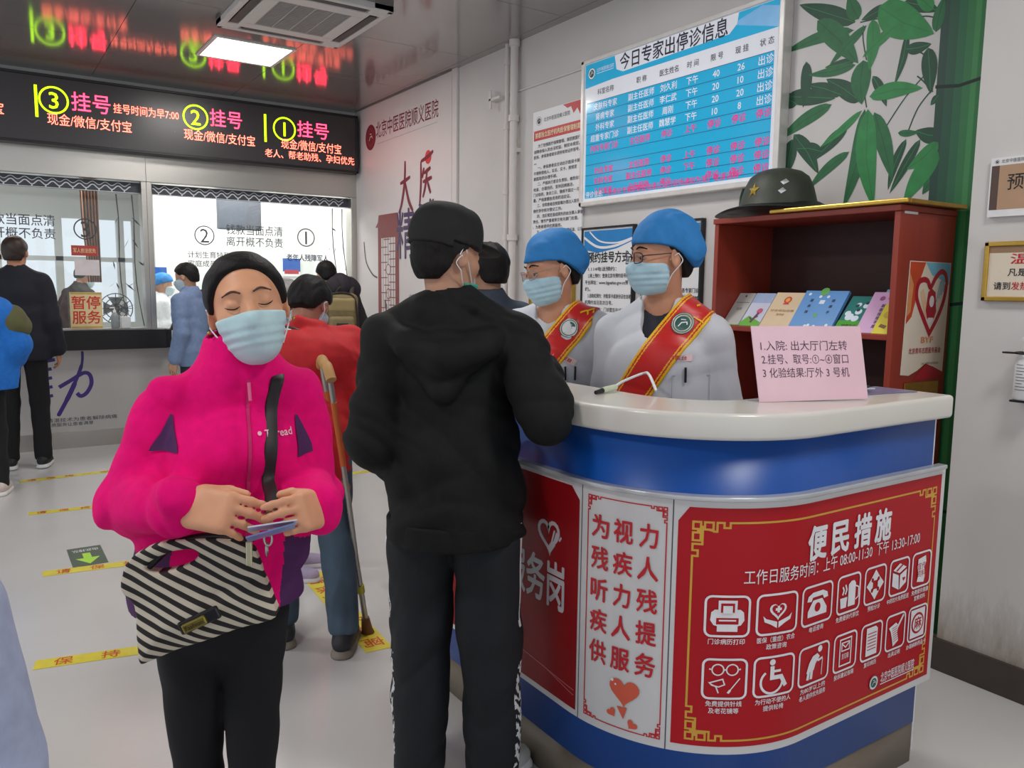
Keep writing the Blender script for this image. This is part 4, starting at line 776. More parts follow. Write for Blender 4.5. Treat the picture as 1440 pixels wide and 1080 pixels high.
# ------------------------------------------------------------ floor tapes and arrow
M_tape = mat('yellow floor tape', (222, 206, 62), .3, var=.06, scale=20); M_trd = mat('tape red', (206, 74, 40), .4)
def tape(p0, p1, w, label, txt, flip=0.):
    p0 = np.array(p0); p1 = np.array(p1); d = p1-p0; L_ = np.hypot(*d); d /= L_; n_ = np.array([-d[1], d[0]])
    f = lambda u, v, o: (*(p0+d*u+n_*v), .0008+o)
    o = MB().prism([(0, -w/2), (L_, -w/2), (L_, w/2), (0, w/2)], f, 0, .0008).build('floor_tape', M_tape); tag(o, label, 'floor tape', 'yellow distance tapes on the floor')
    k = Ink(f, .0014); n = len(txt)
    for i, c in enumerate(txt): k.text(c, L_*(.12+.8*i/max(1, n-1)), 0, w*.85, 0, ang=flip, bold=.01)
    k.build('lettering', M_trd, o)
tape((.12, 3.535), (.95, 3.365), .085, 'yellow tape behind the pink woman, nearest of the row on the left', '保持一米线')
tape((.22, 4.665), (1.0, 4.56), .085, 'yellow tape just below the green arrow sticker', '请保持一米')
tape((.22, 5.96), (.85, 5.91), .075, 'yellow tape second from the ticket windows on the left', '请保持一米')
tape((.22, 6.98), (.85, 7.02), .08, 'yellow tape beside the white-soled shoes, nearest the ticket windows', '请保持一米')
tape((1.39, 3.95), (1.32, 2.935), .115, 'yellow tape under the crutch tip', '请保持一米距离', 0)
tape((2.2, 5.95), (2.75, 5.97), .07, 'yellow tape between the crutch and the black hooded jacket, further back', '保持一米')
tape((2.33, 6.05), (2.6, 6.7), .08, 'yellow tape strip angled towards the ticket windows on the right', '一米线')
ar = MB().box((.36, 4.685, .0008), (.53, 5.03, .0016)).build('floor_sticker', mat('dark green sticker', (72, 88, 72), .35), label='square dark green floor sticker with a bright green arrow', cat='sticker')
k = Ink(on_z(.0017)); k.poly([(.445, 4.71), (.385, 4.82), (.425, 4.82), (.425, 4.91), (.465, 4.91), (.465, 4.82), (.505, 4.82)], 0); k.text('由此排队', .445, 4.965, .05, 1, w=.13, ang=math.pi); k.build('print', [mat('arrow lime', (172, 226, 60), .35), M_paper], ar)
bx = MB().box((1.68, 3.36, 0), (1.9, 3.58, .37)).build('waste_bin', mat('white box plastic', (214, 214, 212), .4), bevel=.006, label='pale square box on the floor, half hidden behind the man in black', cat='box')
MB().box((1.672, 3.352, .372), (1.908, 3.588, .39)).build('lid', M_tape, bx, bevel=.004)
# ------------------------------------------------------------ things at the ticket windows
def on_pane(c): return lambda u, v, o: (u, c-o, v)
s_ = MB().box((.715, 8.128, 1.086), (.972, 8.14, 1.41)).build('service_sign', mat('cream sign card', (238, 216, 164), .4), label='cream card with red closed-service lettering standing on the window sill', cat='sign')
k = Ink(on_y(8.128)); k.text('暂停', .843, 1.315, .125, 0, w=.23, bold=.025); k.text('服务', .843, 1.185, .125, 0, w=.23, bold=.025); k.o = .0004; k.rect(.72, 1.39, .967, 1.407, 1); k.rect(.72, 1.09, .967, 1.105, 1); k.build('lettering', [mat('sign vermilion', (218, 62, 48), .4), mat('sign gold edge', (206, 170, 96), .4)], s_)
s_ = MB().box((.755, 8.205, 1.735), (.965, 8.213, 1.825)).build('window_sticker', mat('sticker red brown', (192, 70, 62), .4), label='small red sticker on the glass under the circled three', cat='sticker')
k = Ink(on_y(8.205)); k.text('军人依法优先', .86, 1.78, .045, 0, w=.18, bold=.03); k.build('lettering', mat('sticker yellow', (240, 206, 160), .4), s_)
s_ = MB().box((.775, 8.206, 1.56), (.975, 8.213, 1.7)).build('paper_notice', mat('notice pale pink', (232, 222, 224), .4), label='pale paper notice on the glass below the red sticker', cat='notice')
bt = empty('soap_bottle', (1.06, 8.14, 1.083), 0, 'clear pump bottle on the sill right of the cream card', 'bottle')
MB().lathe([(.03, 0), (.034, .01), (.034, .11), (.02, .14), (.012, .145)], (1.07, 8.13, 1.084), 0, 18).build('bottle_body', mat('frosted plastic', (150, 158, 160), .25), bt)
MB().lathe([(.013, .14), (.013, .165), (.005, .167), (.005, .185)], (1.07, 8.13, 1.084), 0, 12).tube([(1.07, 8.13, 1.272), (1.03, 8.11, 1.27)], .007).build('pump', M_paper, bt)
MB().box((1.12, 8.11, 1.084), (1.2, 8.19, 1.19)).build('tissue_box', mat('tissue white', (224, 226, 226), .4), bevel=.006, label='small white box on the sill beside the pump bottle', cat='box')
s_ = MB().box((.46, 8.11, 1.084), (.62, 8.2, 1.19)).build('desk_sign', mat('grey white card', (206, 206, 210), .4), bevel=.01, label='small white tent card on the sill by the man in navy', cat='sign')
k = Ink(on_y(8.11)); k.text('停服', .56, 1.14, .035, 0); k.build('lettering', M_grey, s_)
fn = empty('desk_fan', (1.15, 8.65, .76), 0, 'dark round desk fan on the office desk behind the glass', 'fan')
MB().lathe([(.09, 0), (.09, .02), (.03, .04), (.02, .3)], (1.15, 8.65, .76), 0, 18).build('base', M_grey, fn); mb = MB()
for i in range(12): mb.tube([(1.15+.02*math.cos(i*.5236), 8.62, 1.25+.02*math.sin(i*.5236)), (1.15+.14*math.cos(i*.5236), 8.62, 1.25+.14*math.sin(i*.5236))], .004, 0, 5)
for r in (.05, .1, .145): mb.tube([(1.15+r*math.cos(t), 8.61, 1.25+r*math.sin(t)) for t in np.linspace(0, 2*math.pi, 25)[:-1]], .005, 0, 5, closed=True)
mb.build('guard', M_grey, fn); mb = MB()
for i in range(4):
    a_ = i*1.5708; mb.add([(1.15+.02*math.cos(a_+s), 8.63+s*.02, 1.25+.02*math.sin(a_+s)) for s in (-.4, .4)]+[(1.15+.125*math.cos(a_+s), 8.64+s*.04, 1.25+.125*math.sin(a_+s)) for s in (.5, -.5)], [(0, 1, 2, 3)])
mb.box((1.12, 8.63, 1.05), (1.18, 8.7, 1.28)).build('blades', mat('fan grey', (120, 124, 126), .4), fn)
mo = empty('hanging_screen', (2.45, 9.5, 2.6), 0, 'dark grey monitor back hanging behind the right ticket window', 'screen')
MB().box((2.3, 9.3, 2.1), (2.78, 9.38, 2.45)).build('case', mat('monitor grey', (104, 110, 120), .5), mo, bevel=.015); MB().tube([(2.54, 9.4, 2.3), (2.54, 9.4, 3.15)], .03).box((2.42, 9.38, 2.2), (2.66, 9.44, 2.36)).build('bracket', M_grey, mo)
for nm, x0, z0, x1, z1, c, lb in (('wall_notice', 1.62, 1.38, 1.86, 1.68, (44, 92, 172), 'blue-topped notice behind the glass left of the denim shirt'), ('wall_notice', 3.2, 1.6, 3.42, 1.82, (54, 104, 188), 'blue notice behind the glass above the hooded black jacket')):
    o = MB().box((x0, 9.885, z0), (x1, 9.897, z1)).build(nm, M_paper, label=lb, cat='notice'); k = Ink(on_y(9.885)); k.rect(x0, z1-.16, x1, z1, 0); k.rect(x0+.02, z0+.03, x1-.02, z0+.08, 1); k.build('print', [mat('notice blue', c, .4), mat('notice red', (176, 60, 70), .4)], o)
cu_ = empty('curtain', (1.02, 9.0, 1.5), 0, 'brown curtain hanging behind the left ticket window beside the circled three', 'curtain')
S_ = [(.92+.16*i/40, 9.0+.022*math.sin(i*.9)) for i in range(41)]; n_ = len(S_); V = []
for z, k_ in ((1.5, .75), (1.8, .8), (2.1, .95), (2.7, 1.0)):
    for x, y in S_: V.append((1.08-(1.08-x)*k_, y-.004, z))
    for x, y in S_[::-1]: V.append((1.08-(1.08-x)*k_, y+.004, z))
N = 2*n_; MB().add(V, [tuple(range(N))[::-1], tuple(range(3*N, 4*N))]+[(r*N+i, r*N+(i+1) % N, (r+1)*N+(i+1) % N, (r+1)*N+i) for r in range(3) for i in range(N)], 0).build('cloth', mat('curtain brown', (150, 112, 88), .8), cu_)
MB().tube([(.85, 9.0, 2.72), (1.2, 9.0, 2.72)], .012).tube([(1.02, 9.0, 2.72), (1.02, 9.0, 3.15)], .006).build('rail', M_steel, cu_)
# ------------------------------------------------------------ smooth solids for people and cloth
A3 = lambda *v: np.array(v, float)
def nrm(v): v = np.asarray(v, float); return v/np.linalg.norm(v)
class Solid:
    """smooth union / cut of rounded limbs and ellipsoids, meshed as one continuous surface"""
    def __init__(s): s.ops = []; s.lo = A3(9, 9, 9); s.hi = -s.lo
    def _b(s, lo, hi, grow=True):
        if grow: s.lo = np.minimum(s.lo, lo); s.hi = np.maximum(s.hi, hi)
    def cap(s, a, b, ra, rb=None, k=.02, flat=1., n=None, sub=False):
        a, b = np.asarray(a, float), np.asarray(b, float); rb = ra if rb is None else rb; R = max(ra, rb); n = nrm(n) if n is not None else None
        lo, hi = np.minimum(a, b)-R, np.maximum(a, b)+R; s._b(lo, hi, not sub)
        ab = b-a; f = 1/flat
        def fn(X, Y, Z):
            x, y, z = X-a[0], Y-a[1], Z-a[2]
            if n is not None:
                q = (x*n[0]+y*n[1]+z*n[2])*(f-1); an = ab@n*(f-1); x, y, z = x+q*n[0], y+q*n[1], z+q*n[2]; v = ab+n*an
            else: v = ab
            t = np.clip((x*v[0]+y*v[1]+z*v[2])/max(v@v, 1e-12), 0, 1)
            d = np.sqrt((x-t*v[0])**2+(y-t*v[1])**2+(z-t*v[2])**2)-(ra+(rb-ra)*t)
            return d*(flat if n is not None else 1)
        s.ops.append((fn, lo, hi, k, -1 if sub else 1)); return s
    def chain(s, P, R, k=.02, **kw):
        for i in range(len(P)-1): s.cap(P[i], P[i+1], R[i], R[i+1], k, **kw)
        return s
    def ell(s, c, r, M=None, k=.02, sub=False):
        c = np.asarray(c, float); r = np.asarray(r, float); M = np.eye(3) if M is None else np.asarray(M); e = np.sqrt(((M*r)**2).sum(1)); s._b(c-e, c+e, not sub)
        def fn(X, Y, Z):
            x, y, z = X-c[0], Y-c[1], Z-c[2]
            u = x*M[0, 0]+y*M[1, 0]+z*M[2, 0]; v = x*M[0, 1]+y*M[1, 1]+z*M[2, 1]; w = x*M[0, 2]+y*M[1, 2]+z*M[2, 2]
            k0 = np.sqrt((u/r[0])**2+(v/r[1])**2+(w/r[2])**2); k1 = np.sqrt((u/r[0]**2)**2+(v/r[1]**2)**2+(w/r[2]**2)**2)
            return k0*(k0-1)/np.maximum(k1, 1e-9)
        s.ops.append((fn, c-e, c+e, k, -1 if sub else 1)); return s
    def box(s, c, h, M=None, r=.01, k=.01, sub=False):
        c = np.asarray(c, float); h = np.asarray(h, float); M = np.eye(3) if M is None else np.asarray(M); e = np.abs(M)@h; s._b(c-e, c+e, not sub)
        def fn(X, Y, Z):
            x, y, z = X-c[0], Y-c[1], Z-c[2]; q = [np.abs(x*M[0, i]+y*M[1, i]+z*M[2, i])-(h[i]-r) for i in range(3)]
            return np.sqrt(sum(np.maximum(t, 0)**2 for t in q))+np.minimum(np.maximum(np.maximum(q[0], q[1]), q[2]), 0)-r
        s.ops.append((fn, c-e, c+e, k, -1 if sub else 1)); return s
    def fn(s, f, lo, hi, k=.01, sub=False): s._b(A3(*lo), A3(*hi), not sub); s.ops.append((f, A3(*lo), A3(*hi), k, -1 if sub else 1)); return s
    def keep(s, f): s.ops.append((f, None, None, 0, 2)); return s      # intersect with f <= 0
    def disp(s, f): s.ops.append((f, None, None, 0, 3)); return s      # add f to the distance
    def mesh(s, h, lo=None, hi=None):
        lo = s.lo-2.5*h-.004 if lo is None else np.maximum(A3(*lo), s.lo-2.5*h-.004); hi = s.hi+2.5*h+.004 if hi is None else np.minimum(A3(*hi), s.hi+2.5*h+.004)
        N = np.ceil((hi-lo)/h).astype(int)+1
        ax = [(lo[i]+h*np.arange(N[i])).astype(np.float32) for i in range(3)]
        D = np.full(N, .5, np.float32)
        for f, a, b, k, mode in s.ops:
            if a is None: sl = [slice(0, n) for n in N]
            else:
                m = k+3*h; sl = [slice(max(0, int((a[i]-m-lo[i])/h)), min(N[i], int((b[i]+m-lo[i])/h)+2)) for i in range(3)]
                if any(q.stop <= q.start for q in sl): continue
            X, Y, Z = ax[0][sl[0]][:, None, None], ax[1][sl[1]][None, :, None], ax[2][sl[2]][None, None, :]
            d = f(X, Y, Z); T = tuple(sl); o = D[T]
            if mode == 1: hh = np.maximum(k-np.abs(o-d), 0)/max(k, 1e-9); D[T] = np.minimum(o, d)-hh*hh*k*.25
            elif mode == -1: hh = np.maximum(k-np.abs(o+d), 0)/max(k, 1e-9); D[T] = np.maximum(o, -d)+hh*hh*k*.25
            elif mode == 2: D[T] = np.maximum(o, d)
            else: D[T] = o+d
        D[0], D[-1], D[:, 0], D[:, -1], D[:, :, 0], D[:, :, -1] = (.5,)*6
        return nets(D, lo, h)
def nets(D, lo, h):
    S = D < 0; nx, ny, nz = D.shape
    cnt = np.zeros((nx-1, ny-1, nz-1), np.int8)
    for i in (0, 1):
        for j in (0, 1):
            for k in (0, 1): cnt += S[i:nx-1+i, j:ny-1+j, k:nz-1+k]
    mx = (cnt > 0) & (cnt < 8); I = np.argwhere(mx); idx = np.full(mx.shape, -1, np.int32); idx[mx] = np.arange(len(I))
    acc = np.zeros((len(I), 3)); num = np.zeros(len(I))
    C = [(i, j, k) for i in (0, 1) for j in (0, 1) for k in (0, 1)]
    val = {c: D[I[:, 0]+c[0], I[:, 1]+c[1], I[:, 2]+c[2]] for c in C}
    for a in C:
        for q in range(3):
            if a[q]: continue
            b = tuple(1 if i == q else a[i] for i in range(3)); da, db = val[a], val[b]; m = (da < 0) != (db < 0)
            t = da[m]/(da[m]-db[m]); p = np.tile(A3(*a), (m.sum(), 1)); p[:, q] = t; acc[m] += p; num[m] += 1
    V = np.asarray(lo)+h*(I+acc/num[:, None]); F = []
    for q in range(3):
        sl0 = [slice(None)]*3; sl1 = [slice(None)]*3; sl0[q] = slice(0, -1); sl1[q] = slice(1, None)
        E = np.argwhere(S[tuple(sl0)] != S[tuple(sl1)]); u, v = (q+1) % 3, (q+2) % 3
        E = E[(E[:, u] > 0) & (E[:, v] > 0) & (E[:, u] < D.shape[u]-1) & (E[:, v] < D.shape[v]-1)]
        def cell(du, dv): c = E.copy(); c[:, u] -= du; c[:, v] -= dv; return idx[c[:, 0], c[:, 1], c[:, 2]]
        Q = np.stack([cell(1, 1), cell(0, 1), cell(0, 0), cell(1, 0)], 1); fl = S[E[:, 0], E[:, 1], E[:, 2]]
        Q[~fl] = Q[~fl][:, ::-1]; F.append(Q)
    return V, np.concatenate(F)
def solid_obj(name, sol, vox, mats, parent, matfn=None, relax=1, lo=None, hi=None, **kw):
    V, F = sol.mesh(vox, lo, hi)
    for _ in range(relax):                                   # light relaxation of the surface
        acc = np.zeros_like(V); n = np.zeros(len(V))
        for a, b in ((0, 1), (1, 2), (2, 3), (3, 0)):
            np.add.at(acc, F[:, a], V[F[:, b]]); np.add.at(n, F[:, a], 1); np.add.at(acc, F[:, b], V[F[:, a]]); np.add.at(n, F[:, b], 1)
        V = V*.5+.5*acc/np.maximum(n, 1)[:, None]
    if not isinstance(mats, (list, tuple)): mats = [mats]
    mi = None
    if matfn: mi = matfn(V[F].mean(1))
    o = link(name, mesh_np(name, V, F, mats, mi, True), parent); return tag(o, **kw)
def folds(amp, f, seed, stretch=(1, 1, 1)):
    rg = np.random.RandomState(seed); K = []
    for i in range(5): v = nrm(rg.normal(size=3))*np.array(stretch)*f*rg.uniform(.6, 1.8); K.append((v, rg.uniform(0, 6.28), rg.uniform(.6, 1.2)))
    def fn(X, Y, Z):
        w = 0
        for v, p, a in K[3:]: w = w+np.sin(v[0]*X*.6+v[1]*Y*.6+v[2]*Z*.6+p)
        d = 0
        for v, p, a in K[:3]:
            q = v[0]*X+v[1]*Y+v[2]*Z+p; d = d+a*(1-2*np.abs(np.sin(.5*(q+1.1*w))))+.45*a*(1-2*np.abs(np.sin(1.07*q+1.9*w+2*p)))*np.clip(1.2*np.sin(.31*q+p*3), 0, 1)
        return (d*amp/2).astype(np.float32)
    return fn
# ------------------------------------------------------------ people
def skin(rgb=(196, 150, 122)): return mat('skin %d' % rgb[1], rgb, .5, var=.05, scale=25, bump=.03, bscale=200, spec=.4)
def rotx(a): a = rad(a); return np.array([[1, 0, 0], [0, math.cos(a), -math.sin(a)], [0, math.sin(a), math.cos(a)]])
def roty(a): a = rad(a); return np.array([[math.cos(a), 0, math.sin(a)], [0, 1, 0], [-math.sin(a), 0, math.cos(a)]])
def rotz(a): a = rad(a); return np.array([[math.cos(a), -math.sin(a), 0], [math.sin(a), math.cos(a), 0], [0, 0, 1]])
def joints(h=1.7, bend=0., lean=0., twist=0.):
    """standing figure facing +y, its right hand on +x; bend tips the upper body forward about the hips"""
    s = h/1.7; J = dict(pel=A3(0, 0, .95), wai=A3(0, .005, 1.08), che=A3(0, .005, 1.25), nek=A3(0, -.02, 1.415), hed=A3(0, .015, 1.575))
    for sd, x in (('R', 1), ('L', -1)):
        J['sh'+sd] = A3(.153*x, -.015, 1.36); J['el'+sd] = A3(.2*x, -.03, 1.09); J['wr'+sd] = A3(.225*x, .05, .87)
        J['hp'+sd] = A3(.085*x, 0, .9); J['kn'+sd] = A3(.095*x, .02, .49); J['an'+sd] = A3(.105*x, -.02, .085); J['to'+sd] = A3(.125*x, .13, .03)
    R = rotx(-bend)@roty(lean)@rotz(twist)
    for k in list(J):
        J[k] = J[k]*s
        if k[:2] in ('wa', 'ch', 'ne', 'he', 'sh', 'el', 'wr'): J[k] = J['pel'] if False else A3(0, 0, .93*s)+R@(J[k]-A3(0, 0, .93*s))
    J['R'] = R; J['s'] = s; return J
def head(S, c, M, hs=1., k=.012, full=True):
    p = lambda x, y, z: c+M@(A3(x, y, z)*hs); r = lambda *v: A3(*v)*hs
    S.ell(p(0, -.015, .03), r(.076, .095, .086), M, .02); S.ell(p(0, .02, -.035), r(.061, .071, .08), M, .03); S.ell(p(0, .045, -.082), r(.036, .038, .03), M, .03)
    if not full: 
        for x in (-1, 1): S.ell(p(.077*x, -.01, -.004), r(.011, .02, .032), M, .006)
        S.cap(p(0, .085, .0), p(0, .1, -.026), .009*hs, .013*hs, .012); return
    S.ell(p(0, .068, .028), r(.05, .02, .014), M, .02)
    for x in (-1, 1):
        S.ell(p(.04*x, .052, -.024), r(.026, .026, .022), M, .02); S.ell(p(.033*x, .097, .007), r(.019, .014, .012), M, .016, sub=True); S.ell(p(.032*x, .0735, .006), r(.0155, .0135, .0125), M, .004)
        E_ = M@rotz(-22*x)@rotx(-8); S.ell(p(.079*x, -.012, -.004), r(.009, .021, .033), E_, .006); S.ell(p(.088*x, -.006, .002), r(.007, .011, .018), E_, .006, sub=True)
    S.cap(p(0, .083, .012), p(0, .103, -.026), .0085*hs, .0125*hs, .014)
    for x in (-1, 1): S.ell(p(.012*x, .093, -.029), r(.009, .01, .008), M, .008)
    S.ell(p(0, .083, -.058), r(.024, .012, .0065), M, .008); S.ell(p(0, .082, -.07), r(.02, .012, .0065), M, .008)
def hand(S, w, d, n, side, curl=(20, 30, 20), spread=6, thumb=(.55, .6, .35), hs=1., k=.004, tip=1.):
    """w wrist, d wrist->knuckles, n the way the palm faces, side 'R' or 'L'"""
    d = nrm(d); n = np.asarray(n, float); n = nrm(n-d*(n@d)); u = np.cross(d, n)*(1 if side == 'R' else -1)      # u points to the thumb side
    M = np.stack([u, d, n], 1); S.cap(w-d*.03, w+d*.02, .026*hs, .027*hs, .012, flat=.75, n=n); S.box(w+d*.055*hs, A3(.04, .046, .0145)*hs, M, .013*hs, .012)
    S.ell(w+d*.04*hs+u*.024*hs+n*.01*hs, A3(.018, .03, .016)*hs, M, .012)
    for i, (o, L, r) in enumerate(((.029, .072, .0088), (.0095, .081, .009), (-.0105, .075, .0086), (-.029, .058, .0076))):
        p = w+d*.092*hs+u*o*hs-d*(.004*abs(i-1.2))*hs; a = 0.; q = nrm(d+u*math.tan(rad(spread*(1.3-i))))
        c3 = curl if not isinstance(curl[0], (tuple, list)) else curl[i]
        for j, (c, f) in enumerate(zip(c3, (.45, .31, .26))):
            a += c; v = q*math.cos(rad(a))+n*math.sin(rad(a)); e = p+v*L*f*hs*(tip if j else 1); S.cap(p, e, r*hs*(1-.06*j), r*hs*(1-.06*(j+1)), k); p = e
    p = w+d*.028*hs+u*.032*hs+n*.006*hs; v = nrm(d*thumb[0]+u*thumb[1]+n*thumb[2]); e = p+v*.04*hs; S.cap(p, e, .0125*hs, .0105*hs, .008); v2 = nrm(v+d*.45+n*.15-u*.25); S.cap(e, e+v2*.032*hs, .0102*hs, .0085*hs, .004)
def frame_of(J): return J['R'][:, 1]
def torso(S, J, g, t, k=.035, hem=None, flat=.68):
    """g girth factor, t cloth thickness"""
    s = J['s']; f = frame_of(J); n = f
    S.cap(J['pel'], J['wai'], (.145*g)*s+t, (.14*g)*s+t, k, flat, n); S.cap(J['wai'], J['che'], (.14*g)*s+t, (.15*g)*s+t, k, flat, n)
    u = J['R'][:, 2]
    S.cap(J['che']-u*.02, J['nek']-u*.1*s, (.142*g)*s+t, .1*s+t, k, flat, n)
    for sd in 'RL': S.cap(J['sh'+sd]*.9+J['nek']*.1-u*.006, J['nek']+u*.004, .042*s+t, .044*s+t, .04)
def arms(S, J, r, t, k=.018, wr=None, sides='RL'):
    s = J['s']
    for sd in sides:
        S.cap(J['sh'+sd], J['el'+sd], r[0]*s+t, r[1]*s+t, k); w = J['wr'+sd]; e = J['el'+sd]; S.cap(e, w-nrm(w-e)*.012, r[1]*s+t, r[2]*s+t, k)
def legs(S, J, r, t, k=.025, end=.0):
    s = J['s']
    for sd in 'RL':
        S.cap(J['hp'+sd]+A3(0, -.005, .02), J['kn'+sd], r[0]*s+t, r[1]*s+t, k); a = J['an'+sd]; S.cap(J['kn'+sd], a+A3(0, 0, end), r[1]*s+t, r[2]*s+t, k)
def body(J, par, sk, vox, hM, hs=1., hands=None, full=True):
    S = Solid(); torso(S, J, .86, 0); arms(S, J, (.042, .036, .026), 0); legs(S, J, (.07, .048, .036), 0)
    c = J['hed']; S.cap(J['nek']-A3(0, 0, .03), c+hM@A3(0, -.02, -.05), .056*J['s'], .05*J['s'], .03); head(S, c, hM, hs, full=full)
    for sd in 'RL':
        S.cap(J['an'+sd], J['to'+sd], .036, .028, .02)
        if hands and sd in hands: hand(S, J['wr'+sd], side=sd, **hands[sd])
        else: hand(S, J['wr'+sd], J['wr'+sd]-J['el'+sd], A3(-1 if sd == 'R' else 1, 0, 0), sd, hs=J['s'])
    return solid_obj('body', S, vox, sk, par, relax=1)
def hair_obj(par, c, M, hs, t, ys, zs, m, vox=.005, extra=None, name='hair', seed=1, amp=.003, wide=0., fq=90):
    """cap of hair over the skull; it reaches down to height z(y) given by ys -> zs in the head's own frame"""
    S = Solid(); r = A3(.076+t+wide, .095+t, .086+t)*hs; S.ell(c+M@(A3(0, -.015, .03)*hs), r, M); S.ell(c+M@(A3(0, -.03, -.02)*hs), A3(.064+t, .072+t, .075)*hs, M, .02)
    if extra: extra(S)
    if amp: S.disp(folds(amp, fq, seed))
    ys_, zs_ = np.array(ys)*hs, np.array(zs)*hs
    def reg(X, Y, Z):
        x, y, z = X-c[0], Y-c[1], Z-c[2]; yy = x*M[0, 1]+y*M[1, 1]+z*M[2, 1]; zz = x*M[0, 2]+y*M[1, 2]+z*M[2, 2]
        return (np.interp(yy, ys_, zs_)-zz).astype(np.float32)*.8
    S.keep(reg); return solid_obj(name, S, vox, m, par, relax=2)
HAIR = mat('black hair', (22, 19, 20), .62, var=.35, scale=60, bump=.5, bscale=160, stretch=(1, 1, .2), spec=.25)
def mask_obj(par, c, M, hs, rgb=(172, 208, 216), vox=.0035, top=-.004, bot=-.112, yb=.002, loops=True, shift=(0, 0, 0), seed=3, slope=.12):
    S = Solid(); p = lambda x, y, z: c+M@(A3(x, y, z)*hs); d = A3(*shift); q = lambda x, y, z: p(x+d[0], y+d[1], z+d[2])
    S.ell(q(0, .02, -.035), A3(.068, .079, .088)*hs, M);
    for x in (-1, 1): S.ell(q(.04*x, .052, -.026), A3(.0315, .032, .028)*hs, M, .015)
    S.ell(q(0, .05, -.05), A3(.054, .064, .056)*hs, M, .02); S.ell(q(0, .046, -.084), A3(.042, .046, .037)*hs, M, .02); S.cap(q(0, .088, -.01), q(0, .108, -.03), .012*hs, .015*hs, .02)
    o = q(0, 0, 0)
    def loc(X, Y, Z):
        x, y, z = X-o[0], Y-o[1], Z-o[2]; return [x*M[0, i]+y*M[1, i]+z*M[2, i] for i in range(3)]
    def rip(X, Y, Z):
        x, y, z = loc(X, Y, Z); k = np.clip((-.03*hs-z)/.02, 0, 1)*np.clip((z+.1*hs)/.015, 0, 1); return (.0016*np.sin(z*330/hs+30*x*x/hs+6*x/hs)*k).astype(np.float32)
    S.disp(rip); S.disp(folds(.0014, 60, seed))
    def reg(X, Y, Z):
        x, y, z = loc(X, Y, Z); a = np.abs(x); zt = (top-.18*np.maximum(a-.012*hs, 0)/1.)*hs if False else top*hs-slope*np.maximum(a-.014*hs, 0); return np.maximum(np.maximum(z-zt, bot*hs+.35*np.maximum(a-.02*hs, 0)-z), yb*hs-y).astype(np.float32)
    S.keep(reg); m = solid_obj('face_mask', S, vox, mat('mask %d' % rgb[0], rgb, .7, var=.03, scale=60, bump=.05, bscale=300), par, relax=2)
    if loops:
        for x in (-1, 1):
            mb = MB(); 
            for z0, z1 in ((-.024, .012), (-.088, -.03)): mb.tube(catmull([q(.057*x, yb+.006, z0), q(.074*x, -.0, (z0+z1)/2+.004), q(.086*x, -.018, z1)], 6), .0016, 0, 6)
            mb.tube(catmull([q(.086*x, -.018, .012), q(.083*x, -.034, -.01), q(.086*x, -.018, -.03)], 5), .0016, 0, 6)
            mb.build('ear_loop', M_paper, m, world=False)
    return m
def shoe(par, J, sd, mu, ms, vox=.005, dz=0., s=1., accent=None):
    a, t = J['an'+sd], J['to'+sd]; d = t-a; d[2] = 0; d = nrm(d); r = A3(d[1], -d[0], 0); g = t[2]-.03
    M = np.stack([r, d, A3(0, 0, 1)], 1); c = A3(a[0], a[1], g)
    S = Solid(); S.cap(c+d*-.045*s+A3(0, 0, .055*s), c+d*.02*s+A3(0, 0, .062*s), .04*s, .042*s, .03); S.cap(c+d*.03*s+A3(0, 0, .05*s), c+d*.15*s+A3(0, 0, .036*s), .042*s, .034*s, .03); S.cap(c+d*-.02+A3(0, 0, .06*s), A3(a[0], a[1], g+.1*s), .04*s, .042*s, .02)
    S.keep(lambda X, Y, Z: (g+.02-Z)+0*X+0*Y); up = solid_obj('shoe', S, vox, mu, par, relax=1)
    S = Solid(); S.cap(c+d*-.045*s, c+d*.02*s, .047*s, .046*s, .01); S.cap(c+d*.02*s, c+d*.15*s, .046*s, .042*s, .02)
    S.keep(lambda X, Y, Z: np.maximum(Z-(g+.032), g+.001-Z)+0*X+0*Y); solid_obj('sole', S, vox, ms, up, relax=1)
    mb = MB()
    for i in range(3): p = c+d*(.045+.025*i)*s+A3(0, 0, (.09-.009*i)*s); mb.tube([p-r*.026*s-A3(0, 0, .008), p+A3(0, 0, .003), p+r*.026*s-A3(0, 0, .008)], .003*s, 0, 6)
    mb.build('laces', accent or ms, up, world=False); return up
def trousers(par, J, m, r=(.088, .066, .056), t=.0, vox=.008, end=.0, top=.11, seed=4, amp=.004, matfn=None, g=1.0, name='trousers', fq=38):
    S = Solid(); s = J['s']; S.cap(J['pel']+A3(0, 0, .02), J['pel']-A3(0, .0, .03), .145*g*s, .142*g*s, .05, .72, A3(0, 1, 0)); legs(S, J, r, t, .02, end)
    S.disp(folds(amp, fq, seed, (1, 1, .8))); z1 = J['pel'][2]+top
    zb = {sd: J['an'+sd][2]+end-.03 for sd in 'RL'}; lo = min(zb.values())
    S.keep(lambda X, Y, Z: np.maximum(Z-z1, lo-Z)+0*X+0*Y); return solid_obj(name, S, vox, m if isinstance(m, list) else [m], par, matfn, relax=1)
